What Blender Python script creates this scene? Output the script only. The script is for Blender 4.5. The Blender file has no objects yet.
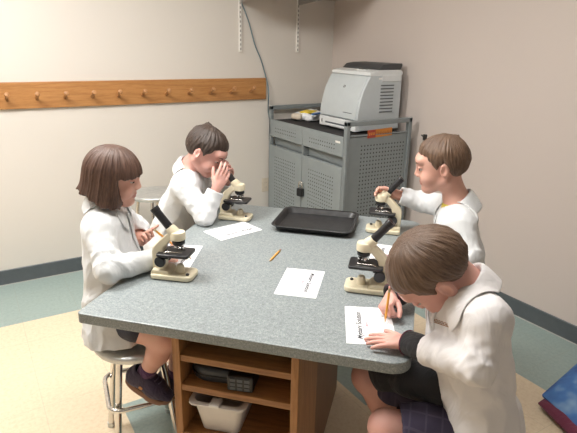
import bpy, bmesh, math, random
import numpy as np
from mathutils import Vector, Matrix
random.seed(7)
sc = bpy.context.scene
COL = sc.collection
R = math.radians

# ------------------------------------------------------------------ frames
# World: X along the back wall, Y into the room, Z up; the camera stands above the origin.
# The table stands turned by TH; (u, v, z) are its own axes with the front-left corner at (0, 0).
CAM_H = 1.55
A0 = (0.20114, 1.51840)
TH = R(-46.0856)
EU = (math.cos(TH), math.sin(TH))
EV = (-math.sin(TH), math.cos(TH))
def W(u, v, z=0.0):
    return Vector((A0[0] + u*EU[0] + v*EV[0], A0[1] + u*EU[1] + v*EV[1], z))

BACK_Y, RIGHT_X, CEIL_Z = 3.652, 2.71, 2.62
TABLE_Z = 0.77

# ------------------------------------------------------------------ node helpers
class NT:
    def __init__(s, name):
        s.m = bpy.data.materials.new(name); s.m.use_nodes = True
        s.t = s.m.node_tree
        s.b = s.t.nodes['Principled BSDF']
    def n(s, kind, **kw):
        nd = s.t.nodes.new(kind)
        for k, v in kw.items(): setattr(nd, k, v)
        return nd
    def l(s, a, b): s.t.links.new(a, b)
    def math(s, op, a, b=None, c=None):
        nd = s.n('ShaderNodeMath', operation=op)
        for i, x in enumerate((a, b, c)):
            if x is None: continue
            if isinstance(x, (int, float)): nd.inputs[i].default_value = x
            else: s.l(x, nd.inputs[i])
        return nd.outputs[0]
    def coord(s, which='Object'):
        return s.n('ShaderNodeTexCoord').outputs[which]
    def xyz(s, v):
        nd = s.n('ShaderNodeSeparateXYZ'); s.l(v, nd.inputs[0]); return nd.outputs
    def scale(s, v, sc3, rot=(0,0,0)):
        nd = s.n('ShaderNodeMapping'); s.l(v, nd.inputs['Vector'])
        nd.inputs['Scale'].default_value = sc3; nd.inputs['Rotation'].default_value = rot
        return nd.outputs[0]
    def noise(s, v, scale, detail=3.0, rough=.5, dist=0.0):
        nd = s.n('ShaderNodeTexNoise'); s.l(v, nd.inputs['Vector'])
        nd.inputs['Scale'].default_value = scale; nd.inputs['Detail'].default_value = detail
        nd.inputs['Roughness'].default_value = rough; nd.inputs['Distortion'].default_value = dist
        return nd.outputs[0]
    def ramp(s, f, stops):
        nd = s.n('ShaderNodeValToRGB'); s.l(f, nd.inputs[0])
        e = nd.color_ramp.elements
        while len(e) < len(stops): e.new(.5)
        for el, (p, c) in zip(e, stops):
            el.position = p; el.color = (*c, 1)
        return nd.outputs[0]
    def mix(s, f, a, b):
        nd = s.n('ShaderNodeMix', data_type='RGBA')
        ins = [i for i in nd.inputs if i.type == 'RGBA']
        if isinstance(f, (int, float)): nd.inputs[0].default_value = f
        else: s.l(f, nd.inputs[0])
        for i, x in zip(ins, (a, b)):
            if isinstance(x, tuple): i.default_value = (*x, 1)
            else: s.l(x, i)
        return [o for o in nd.outputs if o.type == 'RGBA'][0]
    def base(s, x):
        if isinstance(x, tuple): s.b.inputs['Base Color'].default_value = (*x, 1)
        else: s.l(x, s.b.inputs['Base Color'])
    def set(s, **kw):
        for k, v in kw.items(): s.b.inputs[k.replace('_', ' ')].default_value = v
        return s
    def bump(s, h, strength=.2, dist=.01):
        nd = s.n('ShaderNodeBump'); s.l(h, nd.inputs['Height'])
        nd.inputs['Strength'].default_value = strength; nd.inputs['Distance'].default_value = dist
        s.l(nd.outputs[0], s.b.inputs['Normal'])

def plain(name, col, rough=.5, metal=0.0, var=.06, vscale=30, bump=0.0, bscale=200, **kw):
    t = NT(name); v = t.coord()
    f = t.noise(v, vscale, 3)
    t.base(t.ramp(f, [(.3, tuple(c*(1-var) for c in col)), (.7, tuple(min(1, c*(1+var)) for c in col))]))
    t.set(Roughness=rough, Metallic=metal)
    if bump: t.bump(t.noise(v, bscale, 2), bump, .002)
    for k, x in kw.items(): t.b.inputs[k.replace('_', ' ')].default_value = x
    return t.m

def wood(name, dark, mid, light, axis_scale, rough=.42):
    t = NT(name); v = t.coord()
    s = t.scale(v, axis_scale)
    n1 = t.noise(s, 5, 5, .6, .4)
    n2 = t.noise(s, 26, 3, .6)
    f = t.math('ADD', t.math('MULTIPLY', n1, .65), t.math('MULTIPLY', n2, .35))
    t.base(t.ramp(f, [(.32, dark), (.5, mid), (.68, light)]))
    t.set(Roughness=rough); t.bump(n2, .06, .002)
    return t.m

def rect_mask(t, x, y, x0, x1, y0, y1):
    a = t.math('MULTIPLY', t.math('GREATER_THAN', x, x0), t.math('LESS_THAN', x, x1))
    b = t.math('MULTIPLY', t.math('GREATER_THAN', y, y0), t.math('LESS_THAN', y, y1))
    return t.math('MULTIPLY', a, b)

def perforated(name, col, ia, ib, patches, pitch, rad):
    """painted sheet metal with punched round holes; ia/ib are the two in-plane axes"""
    t = NT(name); v = t.coord(); o = t.xyz(v)
    a, b = o[ia], o[ib]
    fa = t.math('SUBTRACT', t.math('FRACT', t.math('DIVIDE', a, pitch)), .5)
    fb = t.math('SUBTRACT', t.math('FRACT', t.math('DIVIDE', b, pitch)), .5)
    d = t.math('SQRT', t.math('ADD', t.math('MULTIPLY', fa, fa), t.math('MULTIPLY', fb, fb)))
    hole = t.math('LESS_THAN', d, rad/pitch)
    m = None
    for p in patches:
        k = rect_mask(t, a, b, *p)
        m = k if m is None else t.math('MAXIMUM', m, k)
    hole = t.math('MULTIPLY', hole, m)
    n = t.noise(v, 14, 2)
    c = t.ramp(n, [(.3, tuple(x*.95 for x in col)), (.7, tuple(x*1.05 for x in col))])  # cart paint darkened: the shade on this side is put into the colour
    t.base(t.mix(hole, c, (.012, .013, .013)))
    t.set(Roughness=.48)
    return t.m

MT = {}
def wall_mat(name, col):
    t = NT(name); v = t.coord()
    n = t.noise(v, 1.3, 3); n2 = t.noise(v, 90, 2)
    t.base(t.ramp(n, [(.3, tuple(c*.975 for c in col)), (.7, col)]))
    t.set(Roughness=.75); t.bump(n2, .05, .003)
    return t.m
MT['wall'] = wall_mat('wall_paint', (.69, .645, .59))
MT['wall_dim'] = wall_mat('wall_paint_shaded', (.60, .525, .48))  # same paint as the back wall; the right wall's dimmer light is in the colour
MT['ceiling'] = wall_mat('ceiling_tile_white', (.75, .74, .71))

def floor_mat():
    t = NT('vinyl_floor_tiles'); v = t.coord('Object'); o = t.xyz(v)
    x, y = o[0], o[1]
    teal = t.math('GREATER_THAN', y, 3.052)
    teal = t.math('MAXIMUM', teal, t.math('GREATER_THAN', x, 2.178))
    teal = t.math('MAXIMUM', teal, rect_mask(t, x, y, .41, 1.02, 1.43, 2.045))
    teal = t.math('MAXIMUM', teal, rect_mask(t, x, y, 1.358, 1.968, 1.49, 2.10))
    fx = t.math('ABSOLUTE', t.math('SUBTRACT', t.math('FRACT', t.math('DIVIDE', t.math('ADD', x, 9.04), .305)), .5))
    fy = t.math('ABSOLUTE', t.math('SUBTRACT', t.math('FRACT', t.math('DIVIDE', t.math('ADD', y, 9.04+.04), .305)), .5))
    line = t.math('GREATER_THAN', t.math('MAXIMUM', fx, fy), .4945)
    n = t.noise(v, 60, 4, .7); nb = t.noise(v, 3, 2)
    cream = t.ramp(n, [(.32, (.66, .53, .36)), (.5, (.73, .60, .43)), (.68, (.76, .64, .47))])
    scuff = t.math('GREATER_THAN', t.noise(v, 9, 5, .65), .715)
    cream = t.mix(t.math('MULTIPLY', scuff, .2), cream, (.35, .27, .19))
    tealc = t.ramp(n, [(.32, (.27, .345, .325)), (.68, (.34, .42, .395))])
    c = t.mix(teal, cream, tealc)
    c = t.mix(t.math('MULTIPLY', line, .22), c, (.30, .24, .17))
    t.base(c); t.set(Roughness=.38)
    t.bump(nb, .03, .01)
    return t.m
MT['floor'] = floor_mat()
MT['cove'] = plain('dark_vinyl_cove', (.085, .098, .105), .35)
MT['chrome_strip'] = plain('floor_edge_caulk', (.50, .50, .46), .5)

def laminate(name, scale=1.0):
    t = NT(name); v = t.coord()
    n1 = t.noise(v, 260, 2, .7); n2 = t.noise(v, 110, 3, .6)
    f = t.math('ADD', t.math('MULTIPLY', n1, .6), t.math('MULTIPLY', n2, .4))
    k = lambda c: tuple(q*scale for q in c)
    t.base(t.ramp(f, [(.36, k((.148, .172, .175))), (.46, k((.232, .260, .264))), (.54, k((.272, .300, .304))), (.66, k((.405, .43, .432)))]))
    t.set(Roughness=.33)
    return t.m
MT['laminate'] = laminate('speckled_grey_laminate')
MT['oak'] = wood('oak_veneer', (.20, .085, .028), (.33, .15, .052), (.42, .21, .08), (1.2, 14, 14))
MT['oak_v'] = wood('oak_veneer_upright', (.24, .105, .035), (.38, .175, .06), (.46, .23, .09), (14, 14, 1.2))
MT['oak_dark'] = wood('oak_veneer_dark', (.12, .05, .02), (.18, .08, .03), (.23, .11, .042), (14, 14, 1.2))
MT['oak_rail'] = wood('oak_rail', (.30, .125, .038), (.43, .20, .065), (.51, .26, .095), (1.0, 16, 16))
MT['peg'] = wood('oak_peg', (.30, .13, .045), (.42, .20, .075), (.5, .26, .11), (8, 8, 8))
CART = (.255, .285, .29)
MT['cart'] = plain('cart_grey_paint', CART, .45, var=.04, vscale=6)
MT['cart_rail'] = plain('cart_rail_paint', (.21, .235, .24), .42, var=.04)
MT['cart_top'] = plain('cart_black_mat', (.018, .017, .018), .8, bump=.3)
MT['black'] = plain('black_plastic', (.015, .015, .017), .32, var=.1)
MT['black_matte'] = plain('black_matte', (.012, .012, .013), .6)
MT['tray'] = plain('tray_black_plastic', (.020, .020, .021), .38, var=.5, vscale=35, bump=.15, bscale=300)
MT['cream'] = plain('cream_enamel', (.72, .645, .47), .35, var=.03)
MT['chrome'] = plain('chrome', (.75, .73, .70), .16, 1.0, var=.05)
MT['steel'] = plain('brushed_steel', (.60, .61, .60), .42, .75, var=.1)
MT['lens'] = plain('lens_glass', (.05, .06, .07), .05)
MT['paper'] = plain('white_paper', (.86, .86, .88), .7, var=.01)
MT['ink'] = plain('grey_black_ink', (.03, .03, .035), .7)
MT['ink_grey'] = plain('pale_grey_ink', (.42, .42, .44), .7)
MT['ink_pink'] = plain('pink_ink', (.62, .30, .33), .7)
MT['pencil'] = plain('yellow_orange_paint', (.78, .36, .05), .35)
MT['pencil_wood'] = plain('sharpened_wood', (.62, .40, .2), .6)
MT['lead'] = plain('graphite', (.04, .04, .04), .4)
MT['eraser'] = plain('pink_eraser', (.75, .36, .30), .7)
MT['ferrule'] = plain('ferrule_metal', (.6, .5, .3), .3, 1.0)
MT['printer'] = plain('printer_grey', (.52, .56, .575), .42, var=.02)
MT['printer_light'] = plain('printer_pale_grey', (.70, .72, .72), .42, var=.02)
MT['printer_dark'] = plain('printer_charcoal', (.06, .062, .065), .5)
MT['vent'] = plain('vent_shadow_plastic', (.10, .11, .12), .6)
MT['white_plastic'] = plain('white_plastic', (.78, .76, .72), .4, var=.02)
MT['bin'] = plain('bin_white_plastic', (.70, .66, .62), .4, var=.03)
MT['bag_clear'] = plain('crumpled_white_film', (.85, .86, .87), .3, var=.06)
MT['yellow'] = plain('yellow_label', (.85, .62, .04), .5)
MT['blue'] = plain('blue_plastic', (.06, .17, .42), .45)
MT['label_orange'] = plain('orange_label', (.55, .20, .03), .55)
MT['label_red'] = plain('dark_red_label', (.36, .05, .03), .55)
MT['label_text'] = plain('brown_label_ink', (.36, .10, .02), .6)
MT['label_text_y'] = plain('yellow_label_ink', (.75, .36, .05), .6)
MT['cable'] = plain('teal_grey_cable', (.15, .21, .24), .5)
MT['strip'] = plain('white_steel_standard', (.80, .78, .74), .4)
MT['slot'] = plain('slot_dark', (.34, .32, .30), .7)
MT['shelf_board'] = plain('shelf_laminate', (.42, .30, .2), .5)
MT['outlet'] = plain('ivory_outlet', (.66, .58, .47), .4)
MT['navy_case'] = plain('charcoal_case', (.030, .036, .045), .36)
MT['book_white'] = plain('book_cover_white', (.75, .73, .70), .45, var=.1, vscale=12)
MT['book_blue'] = plain('book_cover_pale_blue', (.40, .52, .58), .45)
MT['pages'] = plain('book_pages', (.72, .68, .6), .8)

def cloth(name, col, rough=.85, bscale=9.0, bstr=.35, var=.03):
    t = NT(name); v = t.coord()
    n = t.noise(v, 6, 3)
    t.base(t.ramp(n, [(.3, tuple(c*(1-var) for c in col)), (.7, col)]))
    s = t.scale(v, (1, 1, .55))
    f = t.noise(s, bscale, 3, .55, 1.2)
    f2 = t.noise(v, 700, 1)
    t.bump(t.math('ADD', f, t.math('MULTIPLY', f2, .03)), bstr, .035)
    t.set(Roughness=rough)
    t.b.inputs['Sheen Weight'].default_value = .15
    return t.m
MT['coat'] = cloth('white_lab_coat_cotton', (.68, .69, .695))
MT['coat_warm'] = cloth('white_lab_coat_cotton_warm', (.73, .705, .705))
MT['thread'] = plain('brown_thread', (.36, .17, .07), .7)
MT['button'] = plain('white_button', (.72, .71, .68), .4)
MT['black_knit'] = cloth('black_knit', (.016, .015, .018), bscale=30, bstr=.2)
MT['maroon_knit'] = cloth('maroon_trim', (.14, .02, .05), bscale=30, bstr=.2)
MT['dark_shirt'] = cloth('dark_shirt_cotton', (.03, .03, .035))
MT['yellow_shirt'] = cloth('yellow_printed_shirt', (.62, .50, .06), bscale=60)
MT['pink_shirt'] = cloth('white_shirt', (.7, .68, .66))
def plaid():
    t = NT('navy_plaid_cotton'); v = t.coord(); o = t.xyz(v)
    a = t.math('LESS_THAN', t.math('FRACT', t.math('MULTIPLY', o[0], 24)), .12)
    b = t.math('LESS_THAN', t.math('FRACT', t.math('MULTIPLY', o[1], 24)), .12)
    m = t.math('MULTIPLY', t.math('MAXIMUM', a, b), .6)
    t.base(t.mix(m, (.040, .032, .062), (.075, .062, .10)))
    t.bump(t.noise(v, 12, 3), .3, .03); t.set(Roughness=.9)
    return t.m
MT['shorts'] = plaid()
MT['trousers'] = cloth('dark_trousers', (.03, .03, .045))
MT['sock'] = cloth('purple_sock', (.075, .02, .085), bscale=40)
MT['shoe'] = cloth('navy_purple_shoe', (.032, .020, .055), rough=.7, bscale=30, bstr=.3)
MT['sole'] = plain('brown_gum_sole', (.22, .105, .06), .6)
MT['lace'] = plain('dark_lace', (.10, .08, .14), .7)
MT['shoe_mark'] = plain('orange_shoe_mark', (.6, .28, .10), .6)

def bag_blue():
    t = NT('blue_dyed_cloth'); v = t.coord()
    t.base(t.ramp(t.noise(v, 5, 3, .6), [(.35, (.035, .075, .26)), (.52, (.06, .17, .42)), (.72, (.28, .42, .56))]))
    t.bump(t.noise(v, 30, 3), .3, .02); t.set(Roughness=.8); return t.m
MT['bag_blue'] = bag_blue()

def skin(name, col, blush):
    t = NT(name); v = t.coord()
    n = t.noise(v, 18, 3)
    t.base(t.mix(t.math('MULTIPLY', n, .8), col, blush))
    t.set(Roughness=.52); t.bump(t.noise(v, 400, 2), .05, .001)
    t.b.inputs['Subsurface Weight'].default_value = .12
    t.b.inputs['Subsurface Radius'].default_value = (.012, .005, .003)
    t.b.inputs['Subsurface Scale'].default_value = .5
    return t.m
MT['skin'] = skin('fair_skin', (.68, .40, .31), (.62, .30, .235))
MT['skin_b'] = skin('fair_skin_pink', (.68, .40, .33), (.62, .29, .25))
MT['lip'] = plain('lip', (.54, .235, .20), .5)
MT['eye_white'] = plain('eye_white', (.50, .46, .44), .3)
MT['iris'] = plain('iris_brown', (.05, .025, .012), .1)
def hair(name, dark, light, stretch):
    t = NT(name); v = t.coord()
    at = t.n('ShaderNodeAttribute'); at.attribute_name = 'strand'
    n = t.noise(at.outputs['Vector'], 9, 4, .62, .3)
    n2 = t.noise(v, 14, 2)
    f = t.math('ADD', t.math('MULTIPLY', n, .75), t.math('MULTIPLY', n2, .25))
    t.base(t.ramp(f, [(.33, dark), (.66, light)]))
    t.set(Roughness=.5); t.bump(n, .55, .004)
    return t.m
MT['hair_g'] = hair('reddish_brown_hair', (.033, .015, .010), (.135, .070, .047), (1, 1, .12))
MT['hair_b'] = hair('dark_brown_hair', (.016, .0105, .008), (.075, .046, .033), (1, 1, .35))
MT['hair_r'] = hair('brown_hair', (.060, .032, .019), (.185, .108, .064), (1, 1, .35))
MT['hair_f'] = hair('light_brown_hair', (.070, .040, .026), (.20, .122, .078), (.5, .5, 1))

# ------------------------------------------------------------------ objects
def tag(o, label=None, cat=None, group=None, kind=None):
    if label: o['label'] = label
    if cat: o['category'] = cat
    if group: o['group'] = group
    if kind: o['kind'] = kind
    return o
def empty(name, loc=(0,0,0), rz=0.0, label=None, cat=None, group=None, kind=None):
    o = bpy.data.objects.new(name, None); COL.objects.link(o)
    o.location = loc; o.rotation_euler = (0, 0, rz); o.empty_display_size = .05
    return tag(o, label, cat, group, kind)

class MB:
    def __init__(s): s.v = []; s.f = []; s.m = []
    def add(s, vs, fs, mi=0):
        k = len(s.v); s.v += [tuple(p) for p in vs]
        s.f += [tuple(i+k for i in f) for f in fs]; s.m += [mi]*len(fs); return s
    def box(s, x0, x1, y0, y1, z0, z1, M=None, mi=0):
        vs = [Vector((x, y, z)) for x in (x0, x1) for y in (y0, y1) for z in (z0, z1)]
        if M is not None: vs = [M @ p for p in vs]
        return s.add(vs, [(0,1,3,2),(4,6,7,5),(0,4,5,1),(2,3,7,6),(0,2,6,4),(1,5,7,3)], mi)
    def prism(s, pts, axis, a, b, mi=0):
        """polygon pts (2D) extruded along axis ('x','y','z') from a to b; pts CCW seen from +axis"""
        def P(p, h):
            return {'x': (h, p[0], p[1]), 'y': (p[1], h, p[0]), 'z': (p[0], p[1], h)}[axis]
        n = len(pts)
        vs = [P(p, a) for p in pts] + [P(p, b) for p in pts]
        fs = [tuple(range(n-1, -1, -1)), tuple(range(n, 2*n))] + [(i, (i+1) % n, n+(i+1) % n, n+i) for i in range(n)]
        return s.add(vs, fs, mi)
    def tube(s, path, r, n=12, cap=True, closed=False, mi=0):
        P = [Vector(p) for p in path]; m = len(P)
        rr = r if isinstance(r, (list, tuple)) else [r]*m
        up = None; rings = []
        for i in range(m):
            if closed: t = (P[(i+1) % m]-P[i-1]).normalized()
            else: t = (P[min(i+1, m-1)]-P[max(i-1, 0)]).normalized()
            if up is None:
                up = Vector((0, 0, 1)) if abs(t.z) < .9 else Vector((1, 0, 0))
            a = (up - t*up.dot(t)).normalized(); up = a
            b = t.cross(a)
            rings.append([P[i]+(a*math.cos(2*math.pi*k/n)+b*math.sin(2*math.pi*k/n))*rr[i] for k in range(n)])
        vs = [p for q in rings for p in q]; fs = []
        for i in range(m if closed else m-1):
            j = (i+1) % m
            for k in range(n):
                fs.append((i*n+k, i*n+(k+1) % n, j*n+(k+1) % n, j*n+k))
        if cap and not closed:
            fs.append(tuple(range(n-1, -1, -1))); fs.append(tuple((m-1)*n+k for k in range(n)))
        return s.add(vs, fs, mi)
    def lathe(s, prof, n=24, M=None, mi=0):
        """prof: (r, z) from bottom to top, closed with caps when r > 0"""
        vs = []; fs = []
        for r, z in prof:
            for k in range(n):
                a = 2*math.pi*k/n; p = Vector((r*math.cos(a), r*math.sin(a), z))
                vs.append(M @ p if M is not None else p)
        for i in range(len(prof)-1):
            for k in range(n):
                fs.append((i*n+k, i*n+(k+1) % n, (i+1)*n+(k+1) % n, (i+1)*n+k))
        fs.append(tuple(range(n-1, -1, -1))); fs.append(tuple((len(prof)-1)*n+k for k in range(n)))
        return s.add(vs, fs, mi)

def obj(name, mb, mat, parent=None, smooth=None, bevel=0.0, segs=2, loc=None, rz=None):
    me = bpy.data.meshes.new(name)
    me.from_pydata([tuple(p) for p in mb.v], [], mb.f); me.update()
    mats = mat if isinstance(mat, (list, tuple)) else [mat]
    for m in mats: me.materials.append(MT[m] if isinstance(m, str) else m)
    if any(mb.m): me.polygons.foreach_set('material_index', mb.m)
    bm = bmesh.new(); bm.from_mesh(me); bmesh.ops.recalc_face_normals(bm, faces=bm.faces); bm.to_mesh(me); bm.free()
    if smooth is not None:
        me.shade_smooth()
        try: me.set_sharp_from_angle(angle=R(smooth))
        except Exception: pass
    o = bpy.data.objects.new(name, me); COL.objects.link(o)
    if parent is not None: o.parent = parent
    if loc is not None: o.location = loc
    if rz is not None: o.rotation_euler = (0, 0, rz)
    if bevel:
        b = o.modifiers.new('edges', 'BEVEL'); b.width = bevel; b.segments = segs; b.limit_method = 'ANGLE'; b.angle_limit = R(40)
        b.harden_normals = False
    return o

def copy_tree(o, parent=None):
    c = o.copy(); COL.objects.link(c); c.parent = parent
    for ch in list(o.children): copy_tree(ch, c)
    return c

def frame_to(d, up=(0,0,1)):
    """matrix whose z axis is d"""
    d = Vector(d).normalized(); u = Vector(up)
    if abs(d.dot(u)) > .95: u = Vector((1, 0, 0))
    x = u.cross(d).normalized(); y = d.cross(x)
    return Matrix((x, y, d)).transposed()
def along(p, d):
    return Matrix.Translation(Vector(p)) @ frame_to(d).to_4x4()
def rrect(x0, x1, y0, y1, r, n=6):
    rs = r if isinstance(r, (list, tuple)) else [r]*4   # corners: x0y0, x1y0, x1y1, x0y1
    pts = []
    for (cx, cy, a0), rad in zip(((x0, y0, 180), (x1, y0, 270), (x1, y1, 0), (x0, y1, 90)), rs):
        ox = cx + (rad if cx == x0 else -rad); oy = cy + (rad if cy == y0 else -rad)
        for k in range(n+1):
            a = R(a0 + 90*k/n); pts.append((ox+rad*math.cos(a), oy+rad*math.sin(a)))
    return pts
def text_mesh(body, size, mat, parent, name, loc, rot, shear=0.0, ext=.0002, align='CENTER'):
    c = bpy.data.curves.new(name, 'FONT'); c.body = body; c.size = size; c.align_x = align; c.align_y = 'CENTER'
    c.extrude = ext; c.shear = shear; c.offset = .00055
    t = bpy.data.objects.new(name+'_source', c); COL.objects.link(t)
    dg = bpy.context.evaluated_depsgraph_get(); dg.update()
    me = bpy.data.meshes.new_from_object(t.evaluated_get(dg)); me.name = name
    bpy.data.objects.remove(t); bpy.data.curves.remove(c)
    me.materials.clear(); me.materials.append(MT[mat])
    o = bpy.data.objects.new(name, me); COL.objects.link(o); o.parent = parent
    o.location = loc; o.rotation_euler = rot
    return o
# constants tuned against the photograph
LIGHT_E = 20.5
LIGHTS = [(-.3, 2.3), (.85, 1.45)]
WORLD_C, WORLD_E = (1.0, .97, .94), .16
EXPO = 0.88
PRINTER_RZ = 0
BAG_RZ = 0
def BAG():
    slab('bag_panel', [(.04, .01, .05), (-.08, -.32, .05), (.50, -.32, .14), (.585, .04, .165)], .045, 'bag_blue', seed=4)
    slab('bag_base', [(.0, .0, .03), (-.12, -.32, .03), (.0, -.34, .045), (.12, .0, .045)], .022, 'maroon_knit', seed=6)

# ------------------------------------------------------------------ sculpting with distance fields
def V3(p): return np.array([float(p[0]), float(p[1]), float(p[2])], dtype=np.float32)
class Field:
    def __init__(s, lo, hi, h):
        s.lo = V3(lo); s.h = h
        s.n = tuple(int(math.ceil((b-a)/h))+1 for a, b in zip(lo, hi))
        s.F = np.full(s.n, .06, np.float32)
    def grid(s, lo, hi):
        i0 = [max(0, int((a-l)/s.h)-1) for a, l in zip(lo, s.lo)]
        i1 = [min(n, int((b-l)/s.h)+3) for b, l, n in zip(hi, s.lo, s.n)]
        if any(b <= a for a, b in zip(i0, i1)): return None
        ax = [(s.lo[k]+s.h*np.arange(i0[k], i1[k])).astype(np.float32) for k in range(3)]
        return tuple(slice(a, b) for a, b in zip(i0, i1)), ax[0][:, None, None], ax[1][None, :, None], ax[2][None, None, :]
    def put(s, fn, lo, hi, k, sub=False):
        pad = k+.02
        g = s.grid([a-pad for a in lo], [b+pad for b in hi])
        if g is None: return
        sl, X, Y, Z = g
        d = fn(X, Y, Z); a = s.F[sl]
        if sub:
            if k <= 0: s.F[sl] = np.maximum(a, -d)
            else:
                h = np.clip(.5-.5*(a+d)/k, 0, 1); s.F[sl] = a*(1-h)-d*h+k*h*(1-h)
        else:
            if k <= 0: s.F[sl] = np.minimum(a, d)
            else:
                h = np.clip(.5+.5*(a-d)/k, 0, 1); s.F[sl] = a*(1-h)+d*h-k*h*(1-h)
    def cap(s, a, b, ra, rb=None, k=.0, sub=False):
        a = V3(a); b = V3(b); rb = ra if rb is None else rb; ba = b-a; L = max(float(ba @ ba), 1e-9)
        def fn(X, Y, Z):
            px, py, pz = X-a[0], Y-a[1], Z-a[2]
            t = np.clip((px*ba[0]+py*ba[1]+pz*ba[2])/L, 0, 1)
            return np.sqrt((px-t*ba[0])**2+(py-t*ba[1])**2+(pz-t*ba[2])**2)-(ra+(rb-ra)*t)
        r = max(ra, rb)
        s.put(fn, np.minimum(a, b)-r, np.maximum(a, b)+r, k, sub)
    def ell(s, c, r, M=None, k=.0, sub=False, clip=None):
        c = V3(c); r = V3(r); m = np.eye(3, dtype=np.float32) if M is None else np.array(M, dtype=np.float32)
        def fn(X, Y, Z):
            px, py, pz = X-c[0], Y-c[1], Z-c[2]
            q = [px*m[0, i]+py*m[1, i]+pz*m[2, i] for i in range(3)]
            k0 = np.sqrt((q[0]/r[0])**2+(q[1]/r[1])**2+(q[2]/r[2])**2)
            k1 = np.sqrt((q[0]/r[0]**2)**2+(q[1]/r[1]**2)**2+(q[2]/r[2]**2)**2)+1e-6
            d = k0*(k0-1)/k1
            if clip is not None: d = np.maximum(d, clip(q))
            return d
        R_ = float(r.max()); s.put(fn, c-R_, c+R_, k, sub)
    def rbox(s, c, b, r, M=None, k=.0, sub=False):
        c = V3(c); b = V3(b); m = np.eye(3, dtype=np.float32) if M is None else np.array(M, dtype=np.float32)
        def fn(X, Y, Z):
            px, py, pz = X-c[0], Y-c[1], Z-c[2]
            q = [np.abs(px*m[0, i]+py*m[1, i]+pz*m[2, i])-(b[i]-r) for i in range(3)]
            return np.sqrt(sum(np.maximum(x, 0)**2 for x in q))+np.minimum(np.maximum(np.maximum(q[0], q[1]), q[2]), 0)-r
        R_ = float(np.linalg.norm(b)); s.put(fn, c-R_, c+R_, k, sub)
    def cut_below(s, z):       # flat hem
        zz = s.lo[2]+s.h*np.arange(s.n[2]); s.F = np.maximum(s.F, (z-zz).astype(np.float32)[None, None, :])
    def sample(s, P):
        P = np.atleast_2d(np.asarray(P, np.float32)); q = (P-s.lo)/s.h
        q = np.clip(q, 0, np.array(s.n)-1.001); i = q.astype(int); f = q-i
        out = 0
        for a in (0, 1):
            for b in (0, 1):
                for c in (0, 1):
                    w = (f[:, 0] if a else 1-f[:, 0])*(f[:, 1] if b else 1-f[:, 1])*(f[:, 2] if c else 1-f[:, 2])
                    out = out+w*s.F[i[:, 0]+a, i[:, 1]+b, i[:, 2]+c]
        return out
    def grad(s, P, e=.006):
        P = np.atleast_2d(np.asarray(P, np.float32)); g = []
        for k in range(3):
            d = np.zeros(3, np.float32); d[k] = e
            g.append(s.sample(P+d)-s.sample(P-d))
        g = np.stack(g, 1); return g/(np.linalg.norm(g, axis=1, keepdims=True)+1e-9)
    def push(s, P, off, it=5):     # move points outside so that they clear the surface by off
        P = np.array(P, np.float32)
        for _ in range(it):
            d = s.sample(P); m = d < off
            if not m.any(): break
            P[m] += s.grad(P[m])*(off-d[m])[:, None]
        return P
    def snap(s, P, off, it=6):     # put points on the surface
        P = np.array(P, np.float32)
        for _ in range(it): P += s.grad(P)*(off-s.sample(P))[:, None]
        return P
    def mesh(s, relax=1):
        F, lo, h = s.F, s.lo, s.h
        F[0] = F[-1] = .05; F[:, 0] = F[:, -1] = .05; F[:, :, 0] = F[:, :, -1] = .05
        S = F < 0
        sh = S.shape
        C = [(i, j, k) for i in (0, 1) for j in (0, 1) for k in (0, 1)]
        anyc = np.zeros(tuple(n-1 for n in sh), bool); allc = ~anyc
        for i, j, k in C:
            q = S[i:sh[0]-1+i, j:sh[1]-1+j, k:sh[2]-1+k]; anyc |= q; allc &= q
        act = anyc & ~allc; idx = np.argwhere(act)
        vid = np.full(act.shape, -1, np.int32); vid[act] = np.arange(len(idx))
        vals = np.stack([F[idx[:, 0]+i, idx[:, 1]+j, idx[:, 2]+k] for i, j, k in C], 1)
        acc = np.zeros((len(idx), 3)); cnt = np.zeros(len(idx))
        for a in range(8):
            for b in range(a+1, 8):
                ca, cb = np.array(C[a]), np.array(C[b])
                if np.abs(ca-cb).sum() != 1: continue
                va, vb = vals[:, a], vals[:, b]; m = (va < 0) != (vb < 0)
                t = np.where(m, va/(va-vb+1e-12), 0)
                acc += np.where(m[:, None], ca+(cb-ca)*t[:, None], 0); cnt += m
        Vt = lo+h*(idx+acc/cnt[:, None])
        faces = []
        for ax in range(3):
            b, c = (ax+1) % 3, (ax+2) % 3
            s0 = [slice(None)]*3; s1 = [slice(None)]*3
            s0[ax] = slice(0, -1); s1[ax] = slice(1, None)
            e = S[tuple(s0)] != S[tuple(s1)]
            ij = np.argwhere(e); st = S[tuple(s0)][e]
            ok = (ij[:, b] >= 1) & (ij[:, c] >= 1) & (ij[:, b] < sh[b]-1) & (ij[:, c] < sh[c]-1)
            ij = ij[ok]; st = st[ok]
            def cell(db, dc):
                q = ij.copy(); q[:, b] += db; q[:, c] += dc; return vid[q[:, 0], q[:, 1], q[:, 2]]
            quad = np.stack([cell(-1, -1), cell(0, -1), cell(0, 0), cell(-1, 0)], 1)
            quad[~st] = quad[~st][:, ::-1]
            faces.append(quad)
        Q = np.concatenate(faces)
        for _ in range(relax): Vt = relax_mesh(Vt, Q)
        return Vt, Q
def relax_mesh(Vt, Q, lam=.5):
    acc = np.zeros_like(Vt); cnt = np.zeros(len(Vt))
    for a, b in ((0, 1), (1, 2), (2, 3), (3, 0)):
        for p, q in ((a, b), (b, a)):
            for k in range(3): acc[:, k] += np.bincount(Q[:, p], Vt[Q[:, q], k], len(Vt))
            cnt += np.bincount(Q[:, p], minlength=len(Vt))
    return Vt*(1-lam)+lam*acc/np.maximum(cnt, 1)[:, None]
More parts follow.
